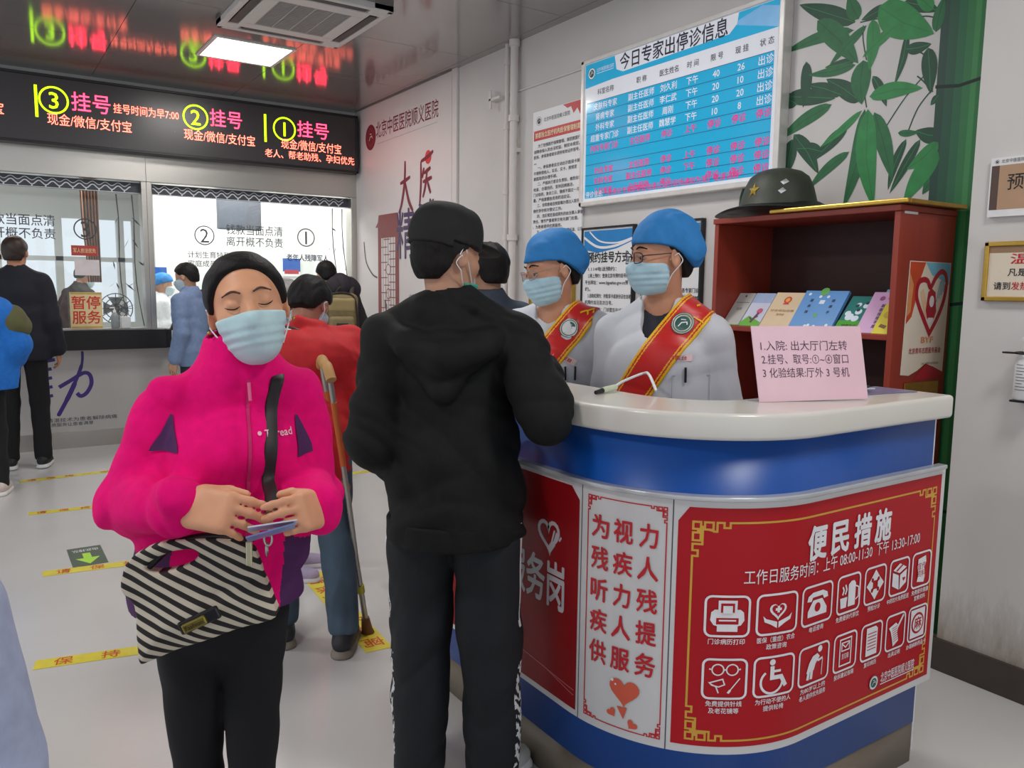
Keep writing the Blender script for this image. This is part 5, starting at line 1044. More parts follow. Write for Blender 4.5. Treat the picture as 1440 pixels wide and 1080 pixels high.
def top(par, J, m, g=1.05, t=.022, ar=(.048, .043, .034), vox=.008, hem=.80, name='jacket', collar=None, seed=2, amp=.005, matfn=None, pre=None, post=None, flat=.7, fq=34, neck=.07, hemflare=None, vee=False):
    S = Solid(); torso(S, J, g, t, flat=flat); arms(S, J, ar, t)
    S.cap(J['pel']-A3(0, 0, .3*J['s']), J['pel'], .146*g*J['s']+t, .145*g*J['s']+t, .03, flat, A3(0, 1, 0))
    if hemflare: S.cap(J['pel']-A3(0, 0, hemflare[0]), J['pel'], hemflare[1], .145*g*J['s']+t, .05, flat+.04, A3(0, 1, 0))
    if pre: pre(S)
    u = J['R'][:, 2]
    if collar: S.cap(J['nek']-u*.02, J['nek']+u*collar[0], collar[1]+.012, collar[1], .03)
    S.disp(folds(amp, fq, seed)); S.cap(J['nek']+u*.0, J['nek']+u*.2, neck*.62, neck, .008, sub=True)
    if vee: S.chain([J['nek']+A3(0, .05, .05), J['nek']+A3(0, .1, -.06), J['nek']+A3(.004, .14, -.17)], [.056, .042, .006], .006, sub=True)
    zh = hem*J['s'] if not callable(hem) else None
    if zh: S.keep(lambda X, Y, Z: np.where((zh-Z) > -.2, zh-Z, -.2)*np.ones_like(X+Y) if True else 0)
    if post: post(S)
    return solid_obj(name, S, vox, m if isinstance(m, list) else [m], par, matfn, relax=1)
def person(base, az, label, group=None):
    return empty('person', (base[0], base[1], 0), -rad(az), label, 'person', group)
def l2w(par, p):
    M = Matrix.LocRotScale(par.location, par.rotation_euler, None); return np.array(M@Vector(p))
def brows(par, c, M, hs, vs=0., m=None, w=1.):
    for x in (-1, 1):
        p = lambda a, b, z: c+M@(A3(a*x, b, z)*hs)
        MB().tube(catmull([p(.013, .0925, .026+vs), p(.03, .0895, .032+vs), p(.05, .073, .025+vs)], 5), [.0022*w]*3+[.0028*w]*5+[.002*w]*3, 0, 6).build('eyebrow', m or HAIR, par, world=False)
def eyes_closed(par, c, M, hs):
    for x in (-1, 1):
        p = lambda a, b, z: c+M@(A3(a*x, b, z)*hs)
        MB().tube(catmull([p(.018, .0835, .0005), p(.026, .0872, -.0035), p(.034, .0872, -.0045), p(.043, .0832, -.002), p(.049, .0765, .002)], 5), [.0006]*4+[.0012]*13+[.0007]*4, 0, 5).build('eyelashes', HAIR, par, world=False)
def eyes_open(par, c, M, hs, look=-.25):
    for x in (-1, 1):
        e = MB(); pc = c+M@(A3(.032*x, .0755, .005)*hs); d = M@nrm(A3(-.1*0, 1, look)); u = nrm(np.cross(d, A3(0, 0, 1))); v = np.cross(u, d)
        pts = [(.0125*math.cos(t), .0052*math.sin(t)) for t in np.linspace(0, 2*math.pi, 17)[:-1]]
        def on(a, b, o): return pc+M@(A3(a*1., 0, 0))+v*b+d*(math.sqrt(max(1e-6, .0136**2-a*a-b*b))+o)*hs
        k = Ink(on, .0007); k.poly(pts, 0); k.o = .0011; k.disc(0, -.0008, .0048, 1, 14); k.line([(.0125*math.cos(t), .0052*math.sin(t)) for t in np.linspace(.1, math.pi-.1, 12)], .0024, 1)
        k.build('eye', [mat('eye white', (214, 208, 204), .3), mat('eye dark', (34, 24, 22), .2)], par, world=False)
def glasses(par, c, M, hs, mf, rim=.0018):
    fr = MB(); p = lambda a, b, z: c+M@(A3(a, b, z)*hs)
    lens = []
    for x in (-1, 1):
        R_ = [p(x*(.034+.0245*math.copysign(abs(math.cos(t))**.55, math.cos(t))), .106-.012*abs(math.cos(t)*.5+.5*x*0)-.25*max(0, .0245*math.cos(t)*1), .002+.0165*math.copysign(abs(math.sin(t))**.6, math.sin(t))) for t in np.linspace(0, 2*math.pi, 29)[:-1]]
        fr.tube(R_, rim, 0, 6, closed=True); lens.append(R_)
        fr.tube(catmull([p(x*.059, .096, .008), p(x*.073, .06, .01), p(x*.08, .0, .012), p(x*.079, -.02, .0)], 6), rim*.9, 0, 6)
    fr.tube(catmull([p(-.0095, .108, .004), p(0, .111, .008), p(.0095, .108, .004)], 5), rim, 0, 6)
    g = fr.build('glasses', mf, par, world=False); mb = MB()
    for R_ in lens: mb.add(R_, [tuple(range(len(R_)))])
    mb.build('lens', M_glass, g, world=False); return g
from mathutils.bvhtree import BVHTree
def stick(o, axis=A3(0, -1, 0)):
    """marks lying on the surface of a body part: (u, v) seen from the front (or back) of the figure"""
    me = o.data; T = BVHTree.FromPolygons([v.co[:] for v in me.vertices], [p.vertices[:] for p in me.polygons]); d = Vector(axis)
    s = Vector((1, 0, 0)).cross(Vector((0, 0, 1))) if False else None
    def fn(u, v, off):
        st = Vector((u, 0, v))-d*1.0; h = T.ray_cast(st, d)
        if h[0] is None: q = T.find_nearest(Vector((u, 0, v))-d*.15); p, n = q[0], q[1]
        else: p, n = h[0], h[1]
        if n.dot(d) > 0: n = -n
        return tuple(p+n*off-d*.0005)
    return fn
def bystander(base, az, h, label, jc, tc, hairz='short', bend=0., head_az=0., head_pitch=0., vox=.011, J=None, g=1.08, t=.024, hair=HAIR, sk=None, hem=.8, mask=True, shoes=((40, 40, 44), (206, 206, 206)), hands=None, jname='jacket', collar=(.05, .06), lean=0., far=True, tr=(.085, .064, .055), hs=None):
    P = person(base, az, label); J0 = joints(h, bend, lean); J0.update({k: A3(*v) for k, v in (J or {}).items()}); s = h/1.7; hs = hs or (.5+.5*s)
    M = J0['R']@rotz(-head_az)@rotx(head_pitch); sk = sk or skin(); c = J0['hed']
    body(J0, P, sk, vox*.75, M, hs, hands, full=not far)
    top(P, J0, mat(jname+' %d %d %d' % jc, jc, .8, var=.1, scale=40, bump=.1, bscale=200), g, t, vox=vox, hem=hem, collar=collar, name=jname, seed=int(h*1000) % 97)
    trousers(P, J0, mat('trousers %d %d %d' % tc, tc, .85, var=.1, scale=50, bump=.1, bscale=200), tr, vox=vox, seed=int(h*1000) % 89)
    for sd in 'RL': shoe(P, J0, sd, mat('shoe %d %d %d' % shoes[0], shoes[0], .6), mat('sole %d %d %d' % shoes[1], shoes[1], .6), vox*.7)
    if hairz == 'short': hair_obj(P, c, M, hs, .011, [-.12, -.06, -.03, .02, .05, .09], [-.06, -.06, .01, .02, .055, .08], hair, vox*.7, seed=int(h*999) % 91)
    elif hairz == 'long': hair_obj(P, c, M, hs, .016, [-.13, -.06, -.02, .02, .05, .09], [-.12, -.11, -.06, .0, .055, .085], hair, vox*.7, seed=int(h*999) % 91)
    elif hairz == 'surgical': hair_obj(P, c, M, hs, .02, [-.12, -.03, .02, .1], [-.03, .02, .035, .05], CAPB, vox*.7, name='surgical_cap', seed=4)
    if mask: mask_obj(P, c, M, hs, (196, 216, 222), vox*.6, loops=not far)
    return P, J0, M
CAPB = mat('surgical cap blue', (36, 122, 190), .75, var=.06, scale=30, bump=.12, bscale=60)
# ------------------------------------------------------------ the woman in pink
def woman():
    P = person((.45, 1.67), 188, 'woman in a bright pink fleece jacket and mask, eyes closed, holding cards'); J = joints(1.54)
    J.update(pel=A3(.05, -.02, .86), wai=A3(.045, -.015, .99), che=A3(.022, -.01, 1.13), nek=A3(.0, -.03, 1.30), hed=A3(-.014, .02, 1.452), shR=A3(.135, -.03, 1.252), shL=A3(-.11, -.02, 1.255),
             elR=A3(.222, -.01, 1.06), elL=A3(-.142, .005, 1.055), wrR=A3(.13, .225, 1.112), wrL=A3(-.098, .255, 1.088),
             hpR=A3(.12, -.02, .82), hpL=A3(-.02, -.02, .82), knR=A3(.105, -.03, .45), knL=A3(.01, .05, .45), anR=A3(.115, -.1, .085), anL=A3(-.005, .04, .085), toR=A3(.13, .04, .03), toL=A3(-.01, .18, .03))
    M = rotz(-5)@roty(10)@rotx(6); c = J['hed']; sk = skin((222, 160, 124)); hs = .92
    hd = dict(R=dict(d=A3(-.72, .66, -.06), n=A3(-.45, -.62, -.5), curl=[(28, 22, 10), (34, 26, 16), (42, 32, 20), (50, 34, 22)], spread=3, thumb=(.85, .28, .3), hs=.98), L=dict(d=A3(.42, .62, .14), n=A3(.75, -.4, -.3), curl=[(32, 35, 20), (40, 48, 30), (48, 56, 34), (54, 60, 36)], spread=2, thumb=(.85, .3, .3), hs=.9))
    body(J, P, sk, .0046, M, hs, hd)
    pink = mat('pink fleece', (238, 6, 118), .9, var=.06, scale=45, bump=.2, bscale=320, spec=.2); plum = mat('dark plum panel', (72, 24, 84), .75, var=.08, scale=40)
    s = J['s']
    def cuff(S):
        for sd in 'RL': w, e = J['wr'+sd], J['el'+sd]; v = nrm(w-e); S.cap(w-v*.04, w-v*.008, .039, .038, .012)
        S.cap(J['che']+A3(.075, .06, -.03), J['che']+A3(.05, .065, .02), .06, .05, .06); S.cap(J['che']+A3(-.065, .06, -.03), J['che']+A3(-.05, .065, .02), .06, .05, .06)
        S.cap(A3(.06, .0, .86), A3(.05, 0, 1.0), .152, .145, .05, .74, A3(0, 1, 0))
    def pmat(C):
        x, y, z = C[:, 0], C[:, 1], C[:, 2]
        def seg(p, a, b): ab = b-a; t = np.clip(((p-a)@ab)/(ab@ab), 0, 1); return np.linalg.norm(p-a-t[:, None]*ab, axis=1), t
        m = np.zeros(len(C), int)
        xc = np.interp(z, [.86, 1.13, 1.3], [.05, .022, 0]); arm = np.full(len(C), 9.)
        for sd in 'RL':
            for a, b in ((J['sh'+sd], J['el'+sd]), (J['el'+sd], J['wr'+sd])): dd, t = seg(C, a, b); arm = np.minimum(arm, dd-.012*(t < .3))
        sdx = x-xc; m[((sdx > .112) | (sdx < -.1)) & (z < 1.07) & (arm > .079) & (y < .1)] = 1
        return m
    jk = top(P, J, [pink, plum], .93, .02, (.044, .038, .026), vox=.0052, hem=.845/s, pre=cuff, collar=(.06, .072), amp=.008, fq=30, neck=.078, seed=12, matfn=pmat, flat=.74)
    f = stick(jk)
    for A_, B_ in (([(.138, 1.245), (.155, 1.215), (.172, 1.192), (.18, 1.178)], [(.134, 1.245), (.132, 1.215), (.13, 1.192), (.131, 1.178)]), ([(-.096, 1.235), (-.093, 1.2), (-.093, 1.175), (-.09, 1.155)], [(-.1, 1.235), (-.116, 1.2), (-.126, 1.175), (-.128, 1.158)])):
        L_ = catmull(A_, 6); R_ = catmull(B_, 6); V = [f(p[0]+(q[0]-p[0])*t, p[1]+(q[1]-p[1])*t, .0022) for p, q in zip(L_, R_) for t in np.linspace(0, 1, 9)]
        MB().add(V, [(r*9+k_, r*9+k_+1, r*9+k_+10, r*9+k_+9) for r in range(len(L_)-1) for k_ in range(8)], 0, True).build('side_panel', plum, jk, world=False)
    k = Ink(f, .0015)
    zip_ = [(-.006+.03*t, 1.31-.44*t) for t in np.linspace(0, 1, 40)]; k.line(zip_, .006, 0); k.build('zip', mat('zip pink', (196, 20, 100), .5), jk, world=False)
    MB().tube([f(-.006, 1.305, .005), f(-.007, 1.27, .006)], .0035, 0, 8).build('zip_pull', mat('zip pull pink', (240, 110, 160), .4), jk, world=False)
    k = Ink(lambda u, v, o: f(-u, v, o), .002); k.text('Toread', .055, 1.207, .019, 0, bold=.02); k.disc(.018, 1.208, .004, 0, 10); k.build('lettering', mat('logo pale pink', (244, 190, 214), .5), jk, world=False)
    trousers(P, J, mat('black trousers', (12, 12, 17), .9, var=.15, scale=50), (.078, .051, .044), vox=.0075, g=1.0, seed=6)
    for sd in 'RL': shoe(P, J, sd, M_black, M_grey, .007)
    # hair drawn back from a high hairline, with a bun behind
    def bun(S): S.ell(c+M@A3(0, -.11, .0), A3(.045, .04, .045), M, .02)
    hair_obj(P, c, M, hs, .01, [-.15, -.06, -.03, .0, .02, .04, .06, .075, .11], [-.09, -.07, -.02, -.004, .004, .036, .074, .093, .105], HAIR, .0036, bun, seed=5, amp=.0014, wide=.002, fq=120)
    brows(P, c, M, hs, 0., mat('brow brown', (84, 56, 46), .8), .8); eyes_closed(P, c, M, hs); mask_obj(P, c, M, hs, (190, 220, 226), .0034, top=-.014, bot=-.128)
    for x in (-1, 1): MB().lathe([(.0, -.004), (.0035, -.002), (.0035, .002), (0, .004)], tuple(c+M@A3(.083*x, .0, -.036)), 0, 10).build('earring', M_gold, P, world=False)
    # ring on her left ring finger
    u_, d_, n_ = None, nrm(hd['L']['d']), None
    # cards between her fingers
    cc = A3(.004, .352, 1.09)
    for nm, lb, col, dx, dz, ty, cat in (('id_card', 'blue and white card held in the fingertips of the woman in pink', (112, 132, 190), 0., -.006, 24, 'card'), ('paper_slip', 'white slip held together with a blue card by the woman in pink', (214, 214, 228), -.004, .003, 8, 'paper')):
        R_ = rotz(-6)@roty(ty*.5)@rotx(26); m = MB(); m.obox(cc+A3(dx, -.004 if dz > 0 else .004, dz), R_.T, (.04, .024, .0012))
        V = [l2w(P, v) for v in m.V]; mb = MB(); mb.add(V, m.F); o = mb.build(nm, mat(nm+' face', col, .3, var=.02), label=lb, cat=cat)
        if nm == 'id_card':
            k = Ink(lambda u, v, o_: l2w(P, cc+A3(dx, .004, dz)+R_@A3(u, v, .0012+o_)), .0006); k.rect(-.036, .002, -.01, .02, 0); k.rect(0, -.018, .034, -.008, 1); k.build('print', [mat('card navy', (40, 44, 96), .4), M_paper], o)
    # handbag: a thing of its own, slung from the strap
    sc = 1.43/1130
    wc = A3(.317, 1.467, .936)
    B = bpy.data.objects.new('handbag', None); B.location = wc; B.rotation_euler = (rad(-4), 0, rad(-26)); COL.objects.link(B)
    tag(B, 'black and cream diagonally striped handbag hanging from the shoulder strap of the woman in pink', 'handbag')
    px = [(190, 775), (205, 758), (232, 745), (262, 739), (300, 738), (335, 741), (362, 750), (370, 762), (380, 792), (393, 832), (398, 850), (385, 858), (340, 870), (300, 882), (255, 897), (222, 909), (211, 910), (208, 880), (206, 845), (202, 826), (186, 806)]
    poly = np.array([((x-295)*sc, (825-y)*sc) for x, y in px]); cr = catmull([*map(tuple, poly), tuple(poly[0])], 3)[:-1]; cr = np.array(cr)
    def sd2(X, Z):
        X, Z = np.broadcast_arrays(X, Z); d = np.full(X.shape, 1e9); sgn = np.ones(X.shape)
        for i in range(len(cr)):
            a, b = cr[i], cr[(i+1) % len(cr)]; e = b-a; wx, wz = X-a[0], Z-a[1]; t = np.clip((wx*e[0]+wz*e[1])/max(e@e, 1e-12), 0, 1)
            d = np.minimum(d, (wx-e[0]*t)**2+(wz-e[1]*t)**2); c1 = Z >= a[1]; c2 = Z < b[1]; c3 = e[0]*wz > e[1]*wx
            sgn = np.where((c1 & c2 & c3) | (~c1 & ~c2 & ~c3), -sgn, sgn)
        return np.sqrt(d)*sgn
    def bagf(X, Y, Z):
        q = sd2(X[:, 0, :], Z[:, 0, :])[:, None, :]; th = np.clip(.014+.03*np.clip((.07-Z)/.13, 0, 1)*np.sqrt(np.clip(-q/.05, 0, 1)), .01, .06)
        fold = .006*np.exp(-((Z-.01-.4*(X-.02))/.012)**2)*np.clip((X-.0)/.03, 0, 1)
        return np.maximum(q, np.abs(Y)-th+fold+.004*np.sin(X*50+Z*30))*.7
    S = Solid(); lo, hi = poly.min(0), poly.max(0); S.fn(bagf, (lo[0], -.06, lo[1]), (hi[0], .06, hi[1]), .004)
    S.ell(A3(-.05, 0, .072), A3(.045, .1, .0155), roty(-14), .006, sub=True)
    m = mat('striped bag fabric', (206, 196, 176), .75); nt = m.node_tree; b_ = nt.nodes['Principled BSDF']
    tc = nt.nodes.new('ShaderNodeTexCoord'); mp = nt.nodes.new('ShaderNodeMapping'); mp.inputs['Rotation'].default_value = (0, rad(62), 0); nt.links.new(tc.outputs['Object'], mp.inputs[0])
    wv = nt.nodes.new('ShaderNodeTexWave'); wv.inputs['Scale'].default_value = 18.; wv.inputs['Distortion'].default_value = .9; wv.inputs['Detail'].default_value = 1.5; wv.inputs['Detail Scale'].default_value = .6; nt.links.new(mp.outputs[0], wv.inputs[0])
    rp = nt.nodes.new('ShaderNodeValToRGB'); rp.color_ramp.elements[0].position = .44; rp.color_ramp.elements[1].position = .54; rp.color_ramp.elements[0].color = (*lin((34, 26, 28)), 1); rp.color_ramp.elements[1].color = (*lin((208, 198, 178)), 1)
    nt.links.new(wv.outputs['Fac'], rp.inputs[0]); nt.links.new(rp.outputs[0], b_.inputs['Base Color'])
    bo = solid_obj('bag_body', S, .0034, m, B, relax=1)
    lw = lambda *v: v
    MB().obox((-.005, -.045, -.032), (roty(-24)@A3(1, 0, 0), A3(0, 1, 0), roty(-24)@A3(0, 0, 1)), (.022, .006, .0085)).build('name_plate', mat('bag brass', (150, 134, 66), .35, .8), B, world=False, bevel=.003)
    MB().obox((.002, -.041, -.027), (roty(-24)@A3(1, 0, 0), A3(0, 1, 0), roty(-24)@A3(0, 0, 1)), (.037, .005, .012)).build('clasp_tab', M_black, B, world=False, bevel=.004)
    k = Ink(lambda u, v, o: tuple(A3(-.005, -.0515-o, -.032)+roty(-24)@A3(u, 0, v)), .0004); k.text('Fashion', 0, 0, .011, 0); k.build('lettering', M_black, B, world=False)
    MB().tube(catmull([(-.1, -.002, .055), (-.05, .0, .098), (.01, .0, .112), (.06, .004, .105), (.085, .004, .093)], 6), .0075, 0, 8).build('top_trim', M_black, B, world=False)
    MB().obox((.083, -.012, .082), (A3(1, 0, 0), A3(0, 1, 0), A3(0, 0, 1)), (.0055, .006, .022)).build('metal_tip', mat('bag pale metal', (214, 206, 170), .3, .5), B, world=False, bevel=.002)
    BM = Matrix.LocRotScale(B.location, B.rotation_euler, None); BI = BM.inverted(); toB = lambda p: tuple(BI@Vector(l2w(P, p)))
    mb = MB()
    for i in range(3): q = toB(A3(-.008+.002*i, .262-.006*i, 1.062-.02*i)); mb.tube([(q[0]+.007*math.cos(t)*(i % 2), q[1]+.007*math.cos(t)*(1-i % 2), q[2]+.012*math.sin(t)) for t in np.linspace(0, 2*math.pi, 15)[:-1]], .0022, 0, 6, closed=True)
    mb.build('chain_ring', M_steel, B, world=False)
    S_ = [A3(-.08, -.12, 1.27), A3(-.075, -.05, 1.318)]+[A3(*f(u, v, .006)) for u, v in ((-.062, 1.31), (-.052, 1.28), (-.044, 1.24), (-.036, 1.18), (-.03, 1.12))]+[A3(-.022, .2, 1.11), A3(-.012, .248, 1.08)]
    mb = MB(); mb.tube([toB(p) for p in catmull([tuple(p) for p in S_], 6)], .0135, 0, 10, flat=.2, up=toB(A3(.0, 1, 0)) if False else None); st = mb.build('strap', mat('strap black', (30, 26, 28), .6), B, world=False)
    return P
woman()
# ------------------------------------------------------------ the man in the black cap at the counter
def black_cap_man():
    P = person((1.17, 2.04), 35, 'man in black cap, hooded black jacket and track trousers at the counter, back turned'); J = joints(1.71)
    J.update(hed=A3(-.025, -.01, 1.585), nek=A3(-.02, -.045, 1.425), shL=A3(-.185, -.03, 1.345), shR=A3(.17, -.05, 1.35), elL=A3(-.228, -.09, 1.07), wrL=A3(-.19, .14, .95), elR=A3(.262, -.165, 1.16), wrR=A3(.245, .07, 1.238),
             hpL=A3(-.095, -.03, .9), hpR=A3(.09, -.05, .9), knL=A3(-.1, -.03, .5), knR=A3(.105, -.08, .5), anL=A3(-.105, -.05, .085), anR=A3(.12, -.09, .085), toL=A3(-.14, .1, .03), toR=A3(.2, .035, .03), che=A3(-.01, -.02, 1.24), wai=A3(-.005, -.03, 1.08), pel=A3(0, -.035, .95))
    M = rotz(-44)@rotx(-6); c = J['hed']; sk = skin((190, 142, 116)); hs = 1.0
    hd = dict(R=dict(d=A3(-.5, .8, -.05), n=A3(0, 0, -1), curl=(12, 18, 12), hs=1.), L=dict(d=A3(.4, .85, -.1), n=A3(.8, -.3, -.3), curl=(30, 35, 25), hs=1.))
    body(J, P, sk, .0055, M, hs, hd)
    bl = mat('black jacket cloth', (21, 22, 22), .75, var=.15, scale=40, bump=.15, bscale=250, spec=.25)
    def hood(S):
        S.chain([A3(-.175, -.06, 1.375), A3(-.12, -.14, 1.345), A3(-.02, -.17, 1.3), A3(.09, -.15, 1.345), A3(.145, -.08, 1.38)], [.03, .042, .055, .042, .03], .012); S.chain([A3(-.15, -.1, 1.365), A3(-.02, -.175, 1.22), A3(.12, -.12, 1.365)], [.025, .03, .025], .012); S.ell(A3(-.02, -.14, 1.31), A3(.11, .05, .07), rotx(12), .012)
        S.chain([A3(-.1, -.03, 1.425), A3(-.08, -.09, 1.435), A3(.04, -.1, 1.435), A3(.07, -.04, 1.43)], [.024, .028, .028, .024], .012)
        S.cap(A3(-.0, -.042, .66), A3(0, -.035, .98), .197, .182, .03, .93, A3(0, 1, 0))
        for sd in 'RL': w, e = J['wr'+sd], J['el'+sd]; v = nrm(w-e); S.cap(w-v*.06, w-v*.01, .046, .042, .012)
    jk = top(P, J, bl, .98, .03, (.05, .045, .036), vox=.0068, hem=.78/J['s'], pre=hood, amp=.011, fq=24, neck=.07, seed=21, flat=.78)
    S = Solid(); S.cap(A3(0, -.042, .66), A3(0, -.042, .9), .198, .2, .01, .93, A3(0, 1, 0)); S.keep(lambda X, Y, Z: np.maximum(Z-.84, .772-Z)+0*X+0*Y); S.disp(folds(.003, 60, 3)); solid_obj('waistband', S, .007, bl, jk)
    navy = mat('dark track trousers', (17, 20, 26), .8, var=.1, scale=40, bump=.08, bscale=200); wst = mat('side stripe white', (222, 222, 224), .6)
    def stripe(C):
        m = np.zeros(len(C), int)
        for sd, sg in (('R', 1), ('L', -1)):
            w_ = .021 if sd == 'R' else .012; k_ = np.where(C[:, 2] > J['kn'+sd][2], 0, 1); a = np.where(k_[:, None] == 0, J['hp'+sd], J['kn'+sd]); b = np.where(k_[:, None] == 0, J['kn'+sd], J['an'+sd]); t = np.clip((a[:, 2]-C[:, 2])/(a[:, 2]-b[:, 2]), 0, 1); cx = a+(b-a)*t[:, None]
            dx = (C[:, 0]-cx[:, 0])*sg; dy = C[:, 1]-cx[:, 1]+.026; side = (dx > .03)
            m[side & (np.abs(dy) < w_*np.clip((C[:, 2]-.5)/.25, .3, 1)) & (C[:, 2] > .52) & (C[:, 2] < .9)] = 1
            pat = (np.sin(C[:, 2]*210+np.sin(C[:, 1]*160)*2)+np.sin(C[:, 2]*87+C[:, 1]*190)) > -.1
            m[side & (np.abs(dy) < w_*.95) & (C[:, 2] > .1) & (C[:, 2] < .42) & pat] = 1
        return m
    trousers(P, J, [navy, wst], (.106, .09, .073), vox=.0056, amp=.008, fq=26, seed=8, matfn=stripe, end=-.02, g=.95, top=-.12)
    for sd in 'RL': shoe(P, J, sd, mat('shoe grey white', (190, 190, 188), .6), M_paper, .006)
    hair_obj(P, c, M, hs, .009, [-.12, -.06, -.035, .005, .03], [-.075, -.072, .0, .02, .06], HAIR, .0045, seed=2)
    capm = mat('black cap cloth', (17, 17, 19), .8, var=.1, scale=60, bump=.08, bscale=300)
    S = Solid(); S.ell(c+M@A3(0, -.014, .036), A3(.092, .113, .103), M); S.cap(c+M@A3(0, -.06, .09), c+M@A3(0, .05, .095), .05, .045, .05)
    up, fw = M[:, 2], M[:, 1]
    S.keep(lambda X, Y, Z: (.03*hs-.12*((X-c[0])*fw[0]+(Y-c[1])*fw[1]+(Z-c[2])*fw[2])-((X-c[0])*up[0]+(Y-c[1])*up[1]+(Z-c[2])*up[2])-np.where(((X-c[0])*fw[0]+(Y-c[1])*fw[1]) < -.05, .018, 0)*1.).astype(np.float32)); S.disp(folds(.002, 50, 6))
    cp = solid_obj('cap', S, .0045, capm, P, relax=1)
    S = Solid(); S.ell(c+M@A3(0, .1, .037), A3(.078, .082, .012), M@rotx(-10)); S.ell(c+M@A3(0, .09, .01), A3(.07, .07, .026), M@rotx(-10), .004, sub=True); S.keep(lambda X, Y, Z: .03-((X-c[0])*fw[0]+(Y-c[1])*fw[1]+(Z-c[2])*fw[2])); solid_obj('visor', S, .004, capm, cp)
    MB().tube([tuple(c+A3(0, 0, 0)+M@A3(*p)) for p in catmull([(0, -.02, .143), (0, -.02, .148)], 2)], .008, 0, 10).build('cap_button', capm, cp, world=False)
    B_ = BVHTree.FromPolygons([v.co[:] for v in cp.data.vertices], [p.vertices[:] for p in cp.data.polygons])
    def on_cap(u, v, o): q = B_.find_nearest(Vector(c+M@A3(-.03+.72*u, -.16, v))+Vector((0, 0, 0))); return tuple(q[0]+q[1]*o)
    k = Ink(on_cap, .0012); k.line([(-.034, .03), (-.016, .032), (-.012, .008)], .0032, 0); k.build('cap_mark', M_paper, cp, world=False)
    mask_obj(P, c, M, hs, (64, 176, 150), .004, top=-.055, bot=-.135, yb=.02, shift=(0, -.004, -.012))
    for x in (1, -1): MB().tube(catmull([tuple(c+M@A3(*p)) for p in ((.055*x, .05, -.07), (.072*x, .02, -.03), (.086*x, -.012, .022), (.086*x, -.03, .0))], 6), .0017, 0, 6).build('mask_string', M_paper, P, world=False)
    return P
black_cap_man()
